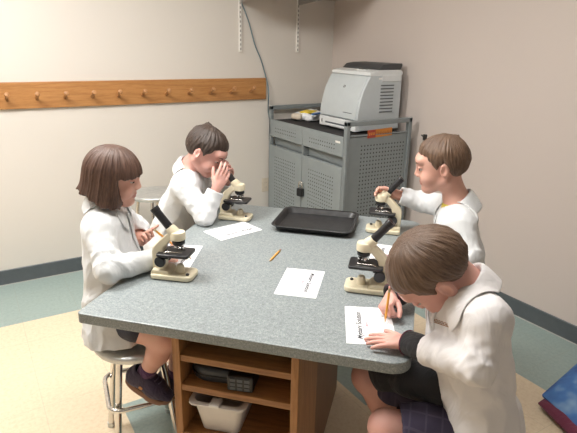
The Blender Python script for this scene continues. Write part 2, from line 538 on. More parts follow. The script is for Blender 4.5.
def normals(Vt, Q):
    n = np.cross(Vt[Q[:, 2]]-Vt[Q[:, 0]], Vt[Q[:, 3]]-Vt[Q[:, 1]])
    o = np.zeros_like(Vt)
    for a in range(4):
        for k in range(3): o[:, k] += np.bincount(Q[:, a], n[:, k], len(Vt))
    return o/(np.linalg.norm(o, axis=1, keepdims=True)+1e-12)
def waves(P, freq, seed, n=6, squash=(1, 1, 1)):
    rs = np.random.RandomState(seed); o = np.zeros(len(P))
    for _ in range(n):
        d = rs.normal(size=3)*np.array(squash); d /= np.linalg.norm(d)+1e-9
        w = freq*rs.uniform(.6, 1.5)
        o += np.sin(P @ d*w+rs.uniform(0, 6.28)+.9*np.sin(P @ rs.normal(size=3)*freq*.35))
    return o/n
def sculpt(name, Vt, Q, mats, parent, origin=(0, 0, 0), mi=None):
    """mesh in table coordinates -> child of an empty that stands at origin (same axes)"""
    Vt = (Vt-np.array(origin)).astype(np.float32)
    me = bpy.data.meshes.new(name)
    me.vertices.add(len(Vt)); me.vertices.foreach_set('co', Vt.ravel())
    me.loops.add(Q.size); me.loops.foreach_set('vertex_index', Q.astype(np.int32).ravel())
    me.polygons.add(len(Q)); me.polygons.foreach_set('loop_start', np.arange(0, Q.size, 4, dtype=np.int32))
    if not isinstance(mats, (list, tuple)): mats = [mats]
    for m in mats: me.materials.append(MT[m])
    if mi is not None: me.polygons.foreach_set('material_index', mi.astype(np.int32))
    me.update(calc_edges=True); me.validate(); me.shade_smooth()
    o = bpy.data.objects.new(name, me); COL.objects.link(o)
    if parent is not None: o.parent = parent
    return o

# ------------------------------------------------------------------ people
def rotm(yaw, pitch, roll=0.0):
    """columns forward, left, up; pitch > 0 looks down, roll > 0 tips the head to its right"""
    cy, sy, cp, sp = math.cos(yaw), math.sin(yaw), math.cos(pitch), math.sin(pitch)
    f = np.array([cy*cp, sy*cp, -sp]); l = np.array([-sy, cy, 0.0]); u = np.cross(f, l)
    cr, sr = math.cos(roll), math.sin(roll)
    return np.stack([f, l*cr+u*sr, u*cr-l*sr], 1)

def make_head(F, C, M, neck, s=1.0):
    P = lambda x, y, z: C+M @ np.array([x, y, z])*s
    F.ell(P(-.008, 0, .022), (.090*s, .073*s, .078*s), M)
    F.ell(P(.028, 0, -.028), (.056*s, .057*s, .068*s), M, k=.02)
    F.ell(P(.062, 0, -.084), (.020*s, .020*s, .017*s), M, k=.022)
    for q in (1, -1):
        F.ell(P(.052, q*.034, -.040), (.027*s, .024*s, .027*s), M, k=.015)
        F.cap(P(-.01, q*.05, -.05), P(.055, q*.012, -.088), .016*s, .012*s, k=.02)
        F.ell(P(.090, q*.029, .002), (.012*s, .014*s, .009*s), M, k=.010, sub=True)
    F.ell(P(.072, 0, .030), (.018*s, .05*s, .02*s), M, k=.02)
    F.cap(P(.080, 0, .004), P(.0925, 0, -.023), .0062*s, .0088*s, k=.016)
    for q in (1, -1):
        F.ell(P(.087, q*.010, -.029), (.008*s, .0065*s, .006*s), M, k=.006)
    F.ell(P(.077, 0, -.052), (.010*s, .018*s, .005*s), M, k=.006)
    F.ell(P(.0755, 0, -.0625), (.010*s, .014*s, .006*s), M, k=.006)
    F.cap(P(.089, .017, -.0570), P(.089, -.017, -.0570), .0022*s, k=.003, sub=True)
    for q in (1, -1):
        e = M @ np.array([[math.cos(R(18*q)), -math.sin(R(18*q)), 0], [math.sin(R(18*q)), math.cos(R(18*q)), 0], [0, 0, 1]])
        F.ell(P(-.010, q*.077, -.010), (.017*s, .008*s, .028*s), e, k=.004)
        F.ell(P(-.006, q*.085, -.008), (.009*s, .006*s, .016*s), e, k=.004, sub=True)
        # upper and lower eyelids
        F.ell(P(.0735, q*.029, .0015), (.0128*s, .0145*s, .0120*s), M, k=.003, clip=lambda t: -.0005*s-t[2])
        F.ell(P(.0735, q*.029, .0015), (.0122*s, .0138*s, .0115*s), M, k=.002, clip=lambda t: t[2]+.006*s)
    F.cap(P(-.022, 0, -.045), neck, .041*s, .044*s, k=.025)

def finger_chain(F, p, d, n, lens, radii, curls, k=.003):
    lat = np.cross(d, n); lat /= np.linalg.norm(lat)
    ang = 0
    for L, (ra, rb), c in zip(lens, radii, curls):
        ang += R(c)
        dd = d*math.cos(ang)+n*math.sin(ang)
        q = p+dd*L
        F.cap(p, q, ra, rb, k=k); p = q
    return p
def make_hand(F, wrist, d, n, right, curls=((10, 15, 10),)*4, spread=.10, thumb=(.55, .25, 25), s=1.0, fore=None):
    """d: wrist -> fingers, n: out of the palm; curls per finger index..little; thumb = (out, toward palm, bend)"""
    d = np.array(d, float); d /= np.linalg.norm(d)
    n = np.array(n, float); n -= d*(n @ d); n /= np.linalg.norm(n)
    th = np.cross(d, n)*(1 if right else -1)          # toward the thumb
    w = np.array(wrist, float)
    if fore is not None: F.cap(np.array(fore, float), w, .027*s, .0205*s, k=.008)
    kn = []
    for i in range(4):
        off = (.0235-.0152*i)*s
        base = w+th*off*.62+d*.012*s
        k_ = w+th*off+d*(.060-.0030*abs(i-1)-.002*i)*s
        F.cap(base, k_, .0118*s, .0092*s, k=.008*s); kn.append(k_)
    F.cap(w-d*.004*s, w+d*.022*s, .019*s, .017*s, k=.012*s)
    LN = ((.026, .018, .013), (.029, .020, .014), (.026, .018, .013), (.020, .014, .012))
    tips = []
    for i in range(4):
        sp = (1.5-i)*spread
        di = d*math.cos(sp)+th*math.sin(sp)
        tips.append(finger_chain(F, kn[i], di, n, [x*s for x in LN[i]], [(.0078*s, .0070*s), (.0070*s, .0063*s), (.0063*s, .0054*s)], curls[i], k=.002))
    b = w+th*.015*s+d*.012*s+n*.003*s
    o, pz, bend = thumb
    td = d*(1-.35*o)+th*o+n*pz; td /= np.linalg.norm(td)
    m = b+td*.034*s
    F.cap(b, m, .0115*s, .0092*s, k=.008*s)
    t2 = td+(d*.9-th*.4+n*.2)*math.sin(R(bend)); t2 /= np.linalg.norm(t2)
    m2 = m+t2*.023*s
    F.cap(m, m2, .0088*s, .0078*s, k=.003)
    t3 = t2+(d*.9-th*.5+n*.2)*math.sin(R(bend)); t3 /= np.linalg.norm(t3)
    F.cap(m2, m2+t3*.017*s, .0078*s, .0062*s, k=.003)
    return tips

def short_hair(C, M, s, th=.012, seed=1, fringe=.0, mat='hair_b', tuft=None):
    """cropped hair: a thick cap over the skull with a hairline that runs round the ears"""
    F = Field(C-.15*s, C+.15*s, .0028)
    c = C+M @ np.array([-.008, 0, .022])*s
    m = np.array(M, np.float32); Cf = V3(C)
    r = np.array([.090+th, .073+th, .078+th*1.25])*s
    def fn(X, Y, Z):
        px, py, pz = X-c[0], Y-c[1], Z-c[2]
        q = [px*m[0, i]+py*m[1, i]+pz*m[2, i] for i in range(3)]
        k0 = np.sqrt((q[0]/r[0])**2+(q[1]/r[1])**2+(q[2]/r[2])**2)
        k1 = np.sqrt((q[0]/r[0]**2)**2+(q[1]/r[1]**2)**2+(q[2]/r[2]**2)**2)+1e-6
        d = k0*(k0-1)/k1
        x, y, z = q[0]/s-.008, q[1]/s, q[2]/s+.022
        ay = np.abs(y)
        xs = np.array([-.13, -.06, -.035, -.012, .006, .018, .034, .048, .062, .12])
        zs = np.array([-.058, -.060, -.038, .012, .010, -.008, .018, .040-fringe, .050-fringe, .052-fringe])
        zl = np.interp(x, xs, zs)
        zl = zl+np.clip((ay-.03)*.25, 0, .02)*(x > .045)
        d = d+th*.80*s*np.clip(1-(z-zl)/.040, 0, 1)**1.6
        return np.maximum(d, (zl-z)*.85*s)
    F.put(fn, C-.14*s, C+.14*s, 0)
    Vt, Q = F.mesh(2)
    N = normals(Vt, Q)
    L = (Vt-C) @ M / s
    # strands run from a whorl at the back of the crown
    wx, wz = -.045, .09
    ph = np.arctan2(L[:, 1], L[:, 0]-wx); el = np.arctan2(L[:, 2], np.hypot(L[:, 0]-wx, L[:, 1]))
    rs = np.random.RandomState(seed); a = np.zeros(len(L))
    for _ in range(9):
        f = rs.randint(14, 62); a += np.sin(f*ph+rs.uniform(-2, 2)*el*4+rs.uniform(0, 6.28))
    a /= 3.2
    out = np.clip((np.linalg.norm(L, axis=1)-.06)/.02, 0, 1)
    Vt = Vt+N*(a*.0013*out)[:, None]*s+N*(waves(L, 60, seed)*.0030*out)[:, None]*s+N*(waves(L, 150, seed+1)*.0012*out)[:, None]*s
    if tuft is not None:
        for (tx, ty, tz), (dx, dy, dz), rad in tuft:
            w = np.exp(-((L-np.array([tx, ty, tz]))**2).sum(1)/rad**2)
            Vt = Vt+(M @ np.array([dx, dy, dz]))[None]*s*(w*(1+.5*np.sin(L[:, 1]*500)*np.cos(L[:, 0]*330)))[:, None]
    S3 = np.stack([np.cos(ph)*3.2, np.sin(ph)*3.2, el*.55+L[:, 0]*1.5], 1)
    return Vt, Q, S3

def sleeve_cut(F, w, d, r=.06, hollow=.030):
    """cut a sleeve straight at the wrist and hollow its end"""
    w = V3(w); d = V3(d); d = d/np.linalg.norm(d)
    def fn(X, Y, Z):
        px, py, pz = X-w[0], Y-w[1], Z-w[2]
        t = px*d[0]+py*d[1]+pz*d[2]
        rr = np.sqrt(np.maximum(px*px+py*py+pz*pz-t*t, 0))
        return np.maximum(np.maximum(-t, rr-r), t-.17)
    F.put(fn, w-.18, w+.18, 0, sub=True)
    F.cap(w-d*.03, w+d*.03, hollow, k=.002, sub=True)

def collar_mesh(C, nd, fd, F, rin=.050, rout=.080, drop=.030, point=.03, gap=.38, rise=.030, off=.005):
    """fold-over collar with two front points, around axis nd, opening toward fd"""
    nd = np.array(nd, float); nd /= np.linalg.norm(nd)
    fd = np.array(fd, float); fd -= nd*(fd @ nd); fd /= np.linalg.norm(fd); ld = np.cross(nd, fd)
    NA = 44; prof = 9; pts = np.zeros((NA, prof, 3))
    for i in range(NA):
        t = i/(NA-1); ph = gap+(2*math.pi-2*gap)*t
        e = abs(2*t-1)**6                     # 1 at the two front ends
        front = (1+math.cos(ph))/2
        rad = fd*math.cos(ph)+ld*math.sin(ph)
        rs_ = rise*(1-.75*front)
        ro = rout+point*.55*e; dr = drop+point*front*.7+point*.5*e
        P_ = [(rin+.002, -.020), (rin, rs_*.4), (rin+.001, rs_*.85), (rin+.005, rs_), (rin+.011, rs_*.85)]
        for j in range(4):
            q = (j+1)/4; P_.append((rin+.011+(ro-rin-.011)*q, rs_*.85-(rs_*.85+dr)*q**1.25))
        for j, (rr, zz) in enumerate(P_): pts[i, j] = C+rad*rr+nd*(zz-.035*front)
    flat = pts.reshape(-1, 3)
    outer = np.array([j >= 3 for _ in range(NA) for j in range(prof)])
    if F is not None: flat[outer] = F.push(flat[outer], off)
    mb = MB(); fs = []
    for i in range(NA-1):
        for j in range(prof-1):
            fs.append((i*prof+j, (i+1)*prof+j, (i+1)*prof+j+1, i*prof+j+1))
    mb.add(flat, fs); return mb

def person(name_label, base, cat='person'):
    e = empty('person', W(*base), TH, name_label, cat)
    return e

def ridge(x): return 1-2*np.abs(np.sin(x))**.75
def fold_map(Vt, J, pelv, bf, bl, seed):
    rs = np.random.RandomState(seed); wsum = np.zeros(len(Vt)); out = np.zeros(len(Vt))
    w1 = waves(Vt, 20, seed, 4); w2 = waves(Vt, 45, seed+1, 4); w3 = waves(Vt, 16, seed+2, 4)
    for S in 'RL':
        for a, b, e in (('sh', 'el', 1), ('el', 'wr', 0)):
            A, Bp = J[a+S], J[b+S]; d = Bp-A; L = np.linalg.norm(d); d = d/L
            t = np.clip((Vt-A) @ d/L, 0, 1); dist = np.linalg.norm(Vt-A-np.outer(t, d*L), axis=1)
            w = np.exp(-(dist/.055)**2)
            p = np.cross(d, rs.normal(size=3)); p /= np.linalg.norm(p)
            near = np.exp(-((t-e)/.45)**2)
            ph = (Vt @ d)*62+(Vt @ p)*30+w1*2.6
            ph2 = (Vt @ d)*95-(Vt @ p)*60+w2*2.2
            out += w*(ridge(ph)*(.0018+.0036*near)+ridge(ph2)*(.0008+.0016*near)*np.clip(w3+.6, 0, 1)); wsum += w
    wt = .35
    side = Vt @ bl; fr_ = Vt @ bf; low = np.clip((J['neck'][2]-.06-Vt[:, 2])/.25, 0, 1)
    body = ridge(side*30+fr_*22+Vt[:, 2]*9+w1*2.2+rs.uniform(0, 3))*(.0015+.0042*low)+ridge(side*24-fr_*36+Vt[:, 2]*26+w2*2)*(.0010+.0016*low)
    return (out+wt*body)/(wsum+wt)

def build_child(sp):
    """sp: dict of joints in table coordinates; returns the person's empty"""
    base = np.array([sp['pelvis'][0], sp['pelvis'][1], 0.0])
    root = person(sp['label'], base)
    J = {k: np.array(v, float) for k, v in sp.items() if k in ('pelvis', 'neck', 'shR', 'shL', 'elR', 'elL', 'wrR', 'wrL', 'head', 'hipR', 'hipL', 'knR', 'knL', 'anR', 'anL')}
    s = sp.get('hs', 1.0)
    M = rotm(R(sp['yaw']), R(sp['pitch']), R(sp.get('roll', 0)))
    C = J['head']
    bf = np.array([math.cos(R(sp['body_yaw'])), math.sin(R(sp['body_yaw'])), 0]); bl = np.array([-bf[1], bf[0], 0])
    # ---- body: head, neck, trunk, arms, hands and bare legs as one skin
    pts = np.array([J[k] for k in J if not k.startswith('an')])
    lo = pts.min(0)-.17; hi = pts.max(0)+.17; lo[2] = sp.get('zmin', .44)
    B = Field(lo, hi, .0028)
    make_head(B, C, M, J['neck'], s)
    ch = J['neck']*.65+J['pelvis']*.35
    B.cap(J['neck'], ch, .042, .058, k=.04)
    B.cap(J['shR']*.85+J['shL']*.15, J['shL']*.85+J['shR']*.15, .030, k=.03)
    B.cap(ch, J['pelvis'], .060, .066, k=.04)
    for S in 'RL':
        B.cap(J['neck'], J['sh'+S], .034, .030, k=.02)
        B.cap(J['sh'+S], J['el'+S], .030, .026, k=.012)
        B.cap(J['el'+S], J['wr'+S], .029, .020, k=.010)
        B.cap(J['pelvis'], J['hip'+S], .06, .06, k=.03)
        if 'kn'+S in J:
            B.cap(J['hip'+S], J['kn'+S], .062, .046, k=.02)
            B.ell(J['kn'+S], (.043, .043, .043), k=.02)
            B.cap(J['kn'+S], J['kn'+S]*.55+J['an'+S]*.45, .040, .043, k=.02)
            B.cap(J['kn'+S]*.55+J['an'+S]*.45, J['an'+S], .041, .027, k=.01)
        h = dict(sp['hand'+S]); make_hand(B, J['wr'+S], right=(S == 'R'), **h)
    Vt, Q = B.mesh(1)
    # lips are redder than the rest of the face
    fc = Vt[Q].mean(1); L = (fc-C) @ M / s
    lips = (np.abs(L[:, 1]) < .0175-.5*np.abs(L[:, 2]+.057)) & (np.abs(L[:, 2]+.0575) < .0088) & (L[:, 0] > .074)
    sculpt('body', Vt, Q, [sp.get('skin', 'skin'), 'lip'], root, base, lips)
    P = lambda x, y, z: C+M @ np.array([x, y, z])*s
    # ---- eyes and brows
    for q in (1, -1):
        mb = MB(); ec = P(.0715, q*.029, .0000)-base
        fd = M @ np.array([.95, q*.16, -.34]); Mx = along(ec, fd)
        pr = [(.0001, -.0112*s)]+[(.0112*s*math.sin(R(a)), -.0112*s*math.cos(R(a))) for a in range(15, 151, 15)]
        mb.lathe(pr, 16, Mx)
        mb.lathe([(.0070*s, .0089*s), (.0060*s, .0098*s), (.0030*s, .0110*s), (.0001, .0114*s)], 14, Mx, mi=1)
        obj('eye', mb, ['eye_white', 'iris'], root, smooth=60)
        mb = MB(); path = [B.snap([P(.088-.4*abs(t-.3)*.03, q*(.014+.030*t), .019+.006*math.sin(t*2.4))], .0)[0]-base for t in np.linspace(0, 1, 7)]
        mb.tube(path, [.0010, .0021, .0024, .0023, .002, .0016, .0008], 6)
        obj('eyebrow', mb, sp['hair_mat'], root, smooth=60)
    # ---- hair
    Vh, Qh, S3 = sp['hair'](C, M, s)
    ho = sculpt('hair', Vh, Qh, sp['hair_mat'], root, base)
    at = ho.data.attributes.new('strand', 'FLOAT_VECTOR', 'POINT'); at.data.foreach_set('vector', S3.astype(np.float32).ravel())
    # ---- lab coat
    cm = sp.get('coat_mat', 'coat')
    pts = np.array([J[k] for k in ('neck', 'shR', 'shL', 'elR', 'elL', 'wrR', 'wrL', 'pelvis')])
    lo = pts.min(0)-.20; hi = pts.max(0)+.14; hem = sp['hem']; lo[2] = hem-.03
    K = Field(lo, hi, .0045)
    pelv = J['pelvis']; hipw = bl*.075
    wst = J['neck']*.45+pelv*.55
    T = Field(lo, hi, .0045)
    ar = sp.get('arm_r', 1.0)
    for S in 'RL':
        K.ell(J['sh'+S]-np.array([0, 0, .012]), (.050, .050, .050), k=.02)
        K.cap(J['sh'+S]-np.array([0, 0, .008]), J['el'+S], .054*ar, .048*ar, k=.03)
        we = J['wr'+S]+(J['wr'+S]-J['el'+S])*.12
        K.cap(J['el'+S], we, .046*ar, sp.get('wr_r', .038), k=.018)
        dd = (J['wr'+S]-J['el'+S])/np.linalg.norm(J['wr'+S]-J['el'+S])
        sleeve_cut(K, J['wr'+S]-dd*sp.get('cuff'+S, .02), dd, hollow=sp.get('hollow', .030))
    for S, q in (('R', -1), ('L', 1)):
        inner = J['sh'+S]*.66+J['neck']*.34-np.array([0, 0, .035])
        T.cap(inner, wst+bl*q*.055, .072, .084, k=.05)
        T.cap(wst+bl*q*.055, pelv+hipw*q, .084, .098, k=.03)
        T.cap(pelv+hipw*q, np.array([pelv[0], pelv[1], hem-.05])+hipw*q*1.15+bf*sp.get('skirt_fwd', 0), .098, sp.get('skirt_r', .105), k=.03)
        T.cap(J['neck']-np.array([0, 0, .038]), J['sh'+S]-np.array([0, 0, .006]), .047, .049, k=.03)
    T.cap(J['neck']-np.array([0, 0, .09])+bf*.004, wst+bf*.006, .074, .088, k=.03)
    T.cap(wst+bf*.006, pelv+bf*.01, .088, .10, k=.03)
    k_ = .016; h_ = np.clip(.5+.5*(K.F-T.F)/k_, 0, 1); K.F = K.F*(1-h_)+T.F*h_-k_*h_*(1-h_)
    for c_, r_, k_ in sp.get('coat_extra', []): K.ell(c_, r_, k=k_)
    if 'front_open' in sp:   # coat falls open over the lap
        a, b, r_ = sp['front_open']; K.cap(a, b, r_, k=.02, sub=True)
    nd = C-M[:, 0]*.02-M[:, 2]*.05-J['neck']; nd = nd/np.linalg.norm(nd)
    nd = nd*.6+np.array([0, 0, .4]); nd /= np.linalg.norm(nd)
    K.cap(J['neck']+nd*.004+bf*.006, J['neck']+nd*.13, .048, .060, k=.012, sub=True)
    K.cut_below(hem)
    if 'cut' in sp: sp['cut'](K)
    Vt, Q = K.mesh(5); N = normals(Vt, Q)
    # cloth folds: creases across the sleeves, deepest at the elbows, long soft ones down the body
    Vt = Vt+N*fold_map(Vt, J, pelv, bf, bl, sp['seed'])[:, None]
    Vt = relax_mesh(relax_mesh(Vt, Q), Q)
    coat = sculpt('lab_coat', Vt, Q, cm, root, base)
    cl = obj('collar', shift(collar_mesh(J['neck'], nd, bf, K, **sp.get('collar', {})), -base), cm, coat, smooth=80)
    so = cl.modifiers.new('cloth', 'SOLIDIFY'); so.thickness = .0035; so.offset = 0
    ss = cl.modifiers.new('soft', 'SUBSURF'); ss.levels = 1; ss.render_levels = 1
    # button placket and buttons down the front
    fr = bf
    path = []
    for t in np.linspace(.10, .92, 18):
        p = J['neck']*(1-t)+np.array([pelv[0], pelv[1], hem])*t
        path.append(ray_on(K, p, fr))
    path = [p for p in path if p is not None]
    if len(path) > 3:
        mb = MB(); pp = K.snap(np.array(path)+bl*.012, .0015)
        n = K.grad(pp); vs = []
        for i, p in enumerate(pp):
            side = np.cross(n[i], [0, 0, 1]); side /= np.linalg.norm(side)+1e-6
            for w in (-.011, .011): vs.append(p+side*w-base)
        mb.add(vs, [(2*i, 2*i+1, 2*i+3, 2*i+2) for i in range(len(pp)-1)])
        pk = obj('placket', mb, cm, coat, smooth=60); so = pk.modifiers.new('cloth', 'SOLIDIFY'); so.thickness = .003; so.offset = 0
        for i in range(2, len(pp), 4):
            mb = MB(); mb.lathe([(.0055, 0), (.006, .001), (.0055, .0025), (.003, .002)], 14, along(pp[i]+n[i]*.0015-base, n[i]))
            obj('button', mb, 'button', coat, smooth=40)
    # shirt at the neck
    if 'shirt' in sp:
        S_ = Field(J['neck']-.17, J['neck']+.13, .004)
        S_.cap(J['neck']-nd*.05+bf*.008, J['neck']-nd*.002, .060, .048, k=.0)
        S_.cap(J['neck']-nd*.03+bf*.006, ch, .058, .066, k=.02)
        for S in 'RL': S_.cap(J['neck']-nd*.02, J['neck']*.35+J['sh'+S]*.65, .042, .036, k=.02)
        a, b = S_.mesh(2); sculpt('shirt', a, b, sp['shirt'], root, base)
    return root, base, J, K, coat, bf, bl, B

def shift(mb, d):
    mb.v = [(p[0]+d[0], p[1]+d[1], p[2]+d[2]) for p in mb.v]; return mb
def ray_on(K, p, d, far=.16):
    """outermost surface point met when looking at p from +d"""
    t = np.linspace(far, 0, 120); q = p+np.outer(t, d); f = K.sample(q)
    i = np.argmax(f < .001)
    return q[i] if (f < .001).any() else None

def lower_clothes(root, base, parts, mat, name, h=.005, cut=None, zmin=0.0, smooth=2, seed=5, hollow=None):
    pts = np.array([p for a, b, ra, rb in parts for p in (a, b)])
    F = Field(pts.min(0)-.13, pts.max(0)+.13, h)
    for a, b, ra, rb in parts: F.cap(a, b, ra, rb, k=.03)
    if cut is not None:
        for p, d in cut: sleeve_cut(F, p, d, r=.13, hollow=hollow or .05)
    Vt, Q = F.mesh(smooth); N = normals(Vt, Q)
    Vt = Vt+N*(.003*waves(Vt, 70, seed, 5))[:, None]
    return sculpt(name, Vt, Q, mat, root, base)

def make_shoe(root, base, an, fd, ud, mats=('shoe', 'sole'), s=1.0):
    """low sports shoe; an = ankle joint, fd = toe direction, ud = up along the shin"""
    fd = np.array(fd, float); fd /= np.linalg.norm(fd); ud = np.array(ud, float); ud -= fd*(ud @ fd); ud /= np.linalg.norm(ud)
    ld = np.cross(ud, fd); M = np.stack([fd, ld, ud], 1); an = np.array(an, float)
    P = lambda x, y, z: an+M @ np.array([x, y, z])*s
    F = Field(an-.17, an+.17, .0032)
    F.cap(P(-.028, 0, -.040), P(-.012, 0, -.008), .031*s, .034*s, k=.02)
    F.cap(P(-.02, 0, -.035), P(.055, 0, -.045), .034*s, .034*s, k=.02)
    F.cap(P(.055, 0, -.045), P(.098, .004, -.055), .036*s, .026*s, k=.02)
    F.cap(P(.01, 0, -.012), P(.06, 0, -.030), .024*s, .020*s, k=.02)
    F.cap(P(-.012, 0, .0), P(-.012, 0, .06), .026*s, k=.003, sub=True)
    c = P(0, 0, -.070)
    def under(X, Y, Z): return (X-c[0])*ud[0]+(Y-c[1])*ud[1]+(Z-c[2])*ud[2]
    F.put(lambda X, Y, Z: under(X, Y, Z)+0*X, an-.17, an+.17, 0, sub=True)
    a, b = F.mesh(2); sh = sculpt('shoe', a, b, mats[0], root, base)
    mb = MB(); n = 40; ring = []
    for i in range(n):
        t = 2*math.pi*i/n; x = .034+.088*math.cos(t); w = .036 if x > .04 else .031
        y = math.sin(t)*w*(1.0 if abs(math.cos(t)) < .9 else 1.0)
        ring.append((x, y))
    vs = []
    for zz, g in ((-.086, .94), (-.084, 1.0), (-.068, 1.03), (-.062, 1.0)):
        for x, y in ring: vs.append(P(.034+(x-.034)*g, y*g, zz+(.006 if x > .10 else 0))-base)
    fs = [tuple(range(n-1, -1, -1)), tuple(range(3*n, 4*n))]
    for r_ in range(3):
        for i in range(n): fs.append((r_*n+i, r_*n+(i+1) % n, (r_+1)*n+(i+1) % n, (r_+1)*n+i))
    mb.add(vs, fs); obj('sole', mb, mats[1], sh, smooth=50)
    for i in range(4):
        x = .012+.017*i; mb = MB()
        path = F.snap([P(x+.004*math.sin(t*3), y, .01) for t, y in zip(np.linspace(0, 1, 9), np.linspace(-.022, .022, 9))], .002)-base
        mb.tube(path, .0024*s, 6); obj('shoelace', mb, 'lace', sh, smooth=60)
    return sh, P, F

# ------------------------------------------------------------------ the four children
def bob_hair(C, M, s):
    F = Field(C-.19*s, C+.17*s, .003)
    m = np.array(M, np.float32)
    def loc(X, Y, Z):
        px, py, pz = X-C[0], Y-C[1], Z-C[2]
        return [(px*m[0, i]+py*m[1, i]+pz*m[2, i])/s for i in range(3)]
    def fn(X, Y, Z):
        x, y, z = loc(X, Y, Z)
        # rounded crown that runs straight down into a curtain of hair, turned out at the back ends
        fl = np.clip((-.030-z)/.065, 0, 1); back = np.clip(-x/.08, 0, 1)
        wd = np.clip((.07-z)/.16, 0, 1)
        rx = .103+.004*wd+.034*fl*fl*back; ry = .086+.006*wd+.004*fl
        rho2 = ((x+.005)/rx)**2+(y/ry)**2; up_ = np.maximum(z-.012, 0)/.097
        d = (np.sqrt(rho2+up_**2)-1)*.085
        zb = -.100+.034*back+.004*np.sin(y*130)+.003*np.sin(x*170)
        d = np.maximum(d, zb-z)
        inner = (np.sqrt(((x+.006)/.066)**2+(y/.060)**2)-1)*.06
        d = np.maximum(d, -np.maximum(inner, z+.02))
        # open at the face, with a straight fringe above the eyes
        front = .040-.012*np.clip((z+.02)/.06, -1, 1)
        face = np.maximum(front-x, z-.014-.006*np.cos(y*40))
        face = np.maximum(face, np.abs(y)-.083)
        return np.maximum(d, -face)*s
    F.put(fn, C-.18*s, C+.16*s, 0)
    Vt, Q = F.mesh(2); N = normals(Vt, Q); L = (Vt-C) @ M / s
    ph = np.arctan2(L[:, 1], L[:, 0]+.005); rs = np.random.RandomState(3); a = np.zeros(len(L))
    for _ in range(10):
        f = rs.randint(12, 60); a += np.sin(f*ph+rs.uniform(-9, 9)*L[:, 2]+rs.uniform(0, 6.28))
    out = np.clip((np.hypot(L[:, 0], L[:, 1])-.02)/.05, 0, 1)
    Vt = Vt+N*((a/3.2)*.0017*out+waves(L, 40, 8, 5, (1, 1, .4))*.0035*out)[:, None]*s
    S3 = np.stack([np.cos(ph)*3.0, np.sin(ph)*3.0, L[:, 2]*4.0+L[:, 0]*1.5], 1)
    return Vt, Q, S3

relaxed = ((12, 22, 15), (15, 25, 18), (18, 28, 20), (22, 30, 20))
# --- the girl at the left side of the table
girl = dict(label='person with brown bob and fringe, white lab coat, sitting on a chrome stool',
    pelvis=(-.115, .375, .590), neck=(-.130, .385, 1.000), head=(-.090, .390, 1.098),
    shR=(-.098, .288, .932), shL=(-.162, .478, .932), elR=(-.020, .205, .822), elL=(-.125, .575, .83),
    wrR=(.075, .385, .805), wrL=(-.088, .525, .812),
    hipR=(-.13, .32, .555), hipL=(-.14, .43, .555), knR=(.165, .245, .575), knL=(.15, .40, .57), anR=(.056, .262, .398), anL=(.10, .40, .30),
    yaw=14, pitch=10, roll=0, body_yaw=18, hair=bob_hair, hair_mat='hair_g', hs=1.0, seed=11, zmin=.30,
    handR=dict(d=(.75, .55, .12), n=(-.45, .75, -.5), curls=((40, 50, 30), (45, 55, 30), (50, 55, 30), (55, 55, 30)), thumb=(.5, .6, 15), s=.92),
    handL=dict(d=(.80, -.45, .06), n=(.1, -.45, .55), curls=((25, 35, 20), (30, 40, 20), (35, 40, 20), (40, 40, 20)), thumb=(.95, .1, -5), s=.95, spread=.06),
    hem=.503, skirt_r=.120, shirt='pink_shirt', cuffR=.02, cuffL=.012,
    coat_extra=[((-.06, .36, .53), (.12, .14, .06), .04)])
gr, gbase, gJ, gK, gcoat, gbf, gbl, gB = build_child(girl)
lower_clothes(gr, gbase, [((-.12, .32, .575), (.03, .275, .585), .076, .066), ((-.12, .43, .575), (.03, .41, .58), .076, .066), ((-.12, .33, .575), (-.12, .42, .575), .080, .080)], 'trousers', 'shorts', seed=4)
for an, kn in ((gJ['anR'], gJ['knR']), (gJ['anL'], gJ['knL'])):
    up = kn-an; up /= np.linalg.norm(up)
    sh, P, F = make_shoe(gr, gbase, an, np.array([.86, .06, -.42]), up, s=1.06)
    mb = MB(); mb.lathe([(.0315, -.014), (.0325, .0), (.0335, .022), (.0345, .036), (.033, .039), (.030, .036)], 22, along(an-gbase, up)); obj('sock', mb, 'sock', gr, smooth=60)
    mb = MB()
    q = F.snap([P(.012, -.035, -.042)], .0005)[0]; n = F.grad([q])[0]
    mb.lathe([(.008, 0), (.0078, .0015), (.005, .0018), (.0049, .0006)], 16, along(q-gbase, n)); obj('emblem', mb, 'shoe_mark', sh, smooth=40)


# --- the boy bent over his microscope at the far corner
boyb = dict(label='person with short dark hair, white lab coat, bent over a microscope covering one eye',
    pelvis=(-.235, 1.055, .60), neck=(-.088, 1.022, .990), head=(.000, 1.005, 1.076),
    shR=(-.075, .905, .935), shL=(-.135, 1.130, .935), elR=(.045, .865, .808), elL=(-.015, 1.125, .812),
    wrR=(.088, .905, .935), wrL=(.075, 1.075, .935),
    hipR=(-.23, .995, .57), hipL=(-.24, 1.11, .57),
    yaw=-2, pitch=32, roll=-6, body_yaw=10, hair_mat='hair_b', hs=1.0, seed=23, zmin=.5,
    hair=lambda C, M, s: short_hair(C, M, s, th=.013, seed=5, tuft=[((-.055, .015, .095), (-.008, 0, .010), .018), ((-.02, -.02, .108), (.006, 0, .009), .012)]),
    handR=dict(d=(.40, .22, .88), n=(-.45, .85, .05), curls=((8, 16, 12), (10, 18, 14), (12, 22, 16), (16, 26, 18)), thumb=(.55, .45, 10), spread=.05, s=1.0),
    handL=dict(d=(.22, -.20, .9), n=(-.3, -.85, 0), curls=((15, 30, 20), (18, 32, 22), (22, 34, 22), (26, 36, 22)), thumb=(.5, .4, 10), spread=.05, s=1.0),
    hem=.44, skirt_r=.11, skin='skin_b', shirt='dark_shirt', cuffR=.012, cuffL=.012, collar=dict(rise=.036, rout=.082))
br, bbase, bJ, bK, bcoat, bbf, bbl, bB = build_child(boyb)

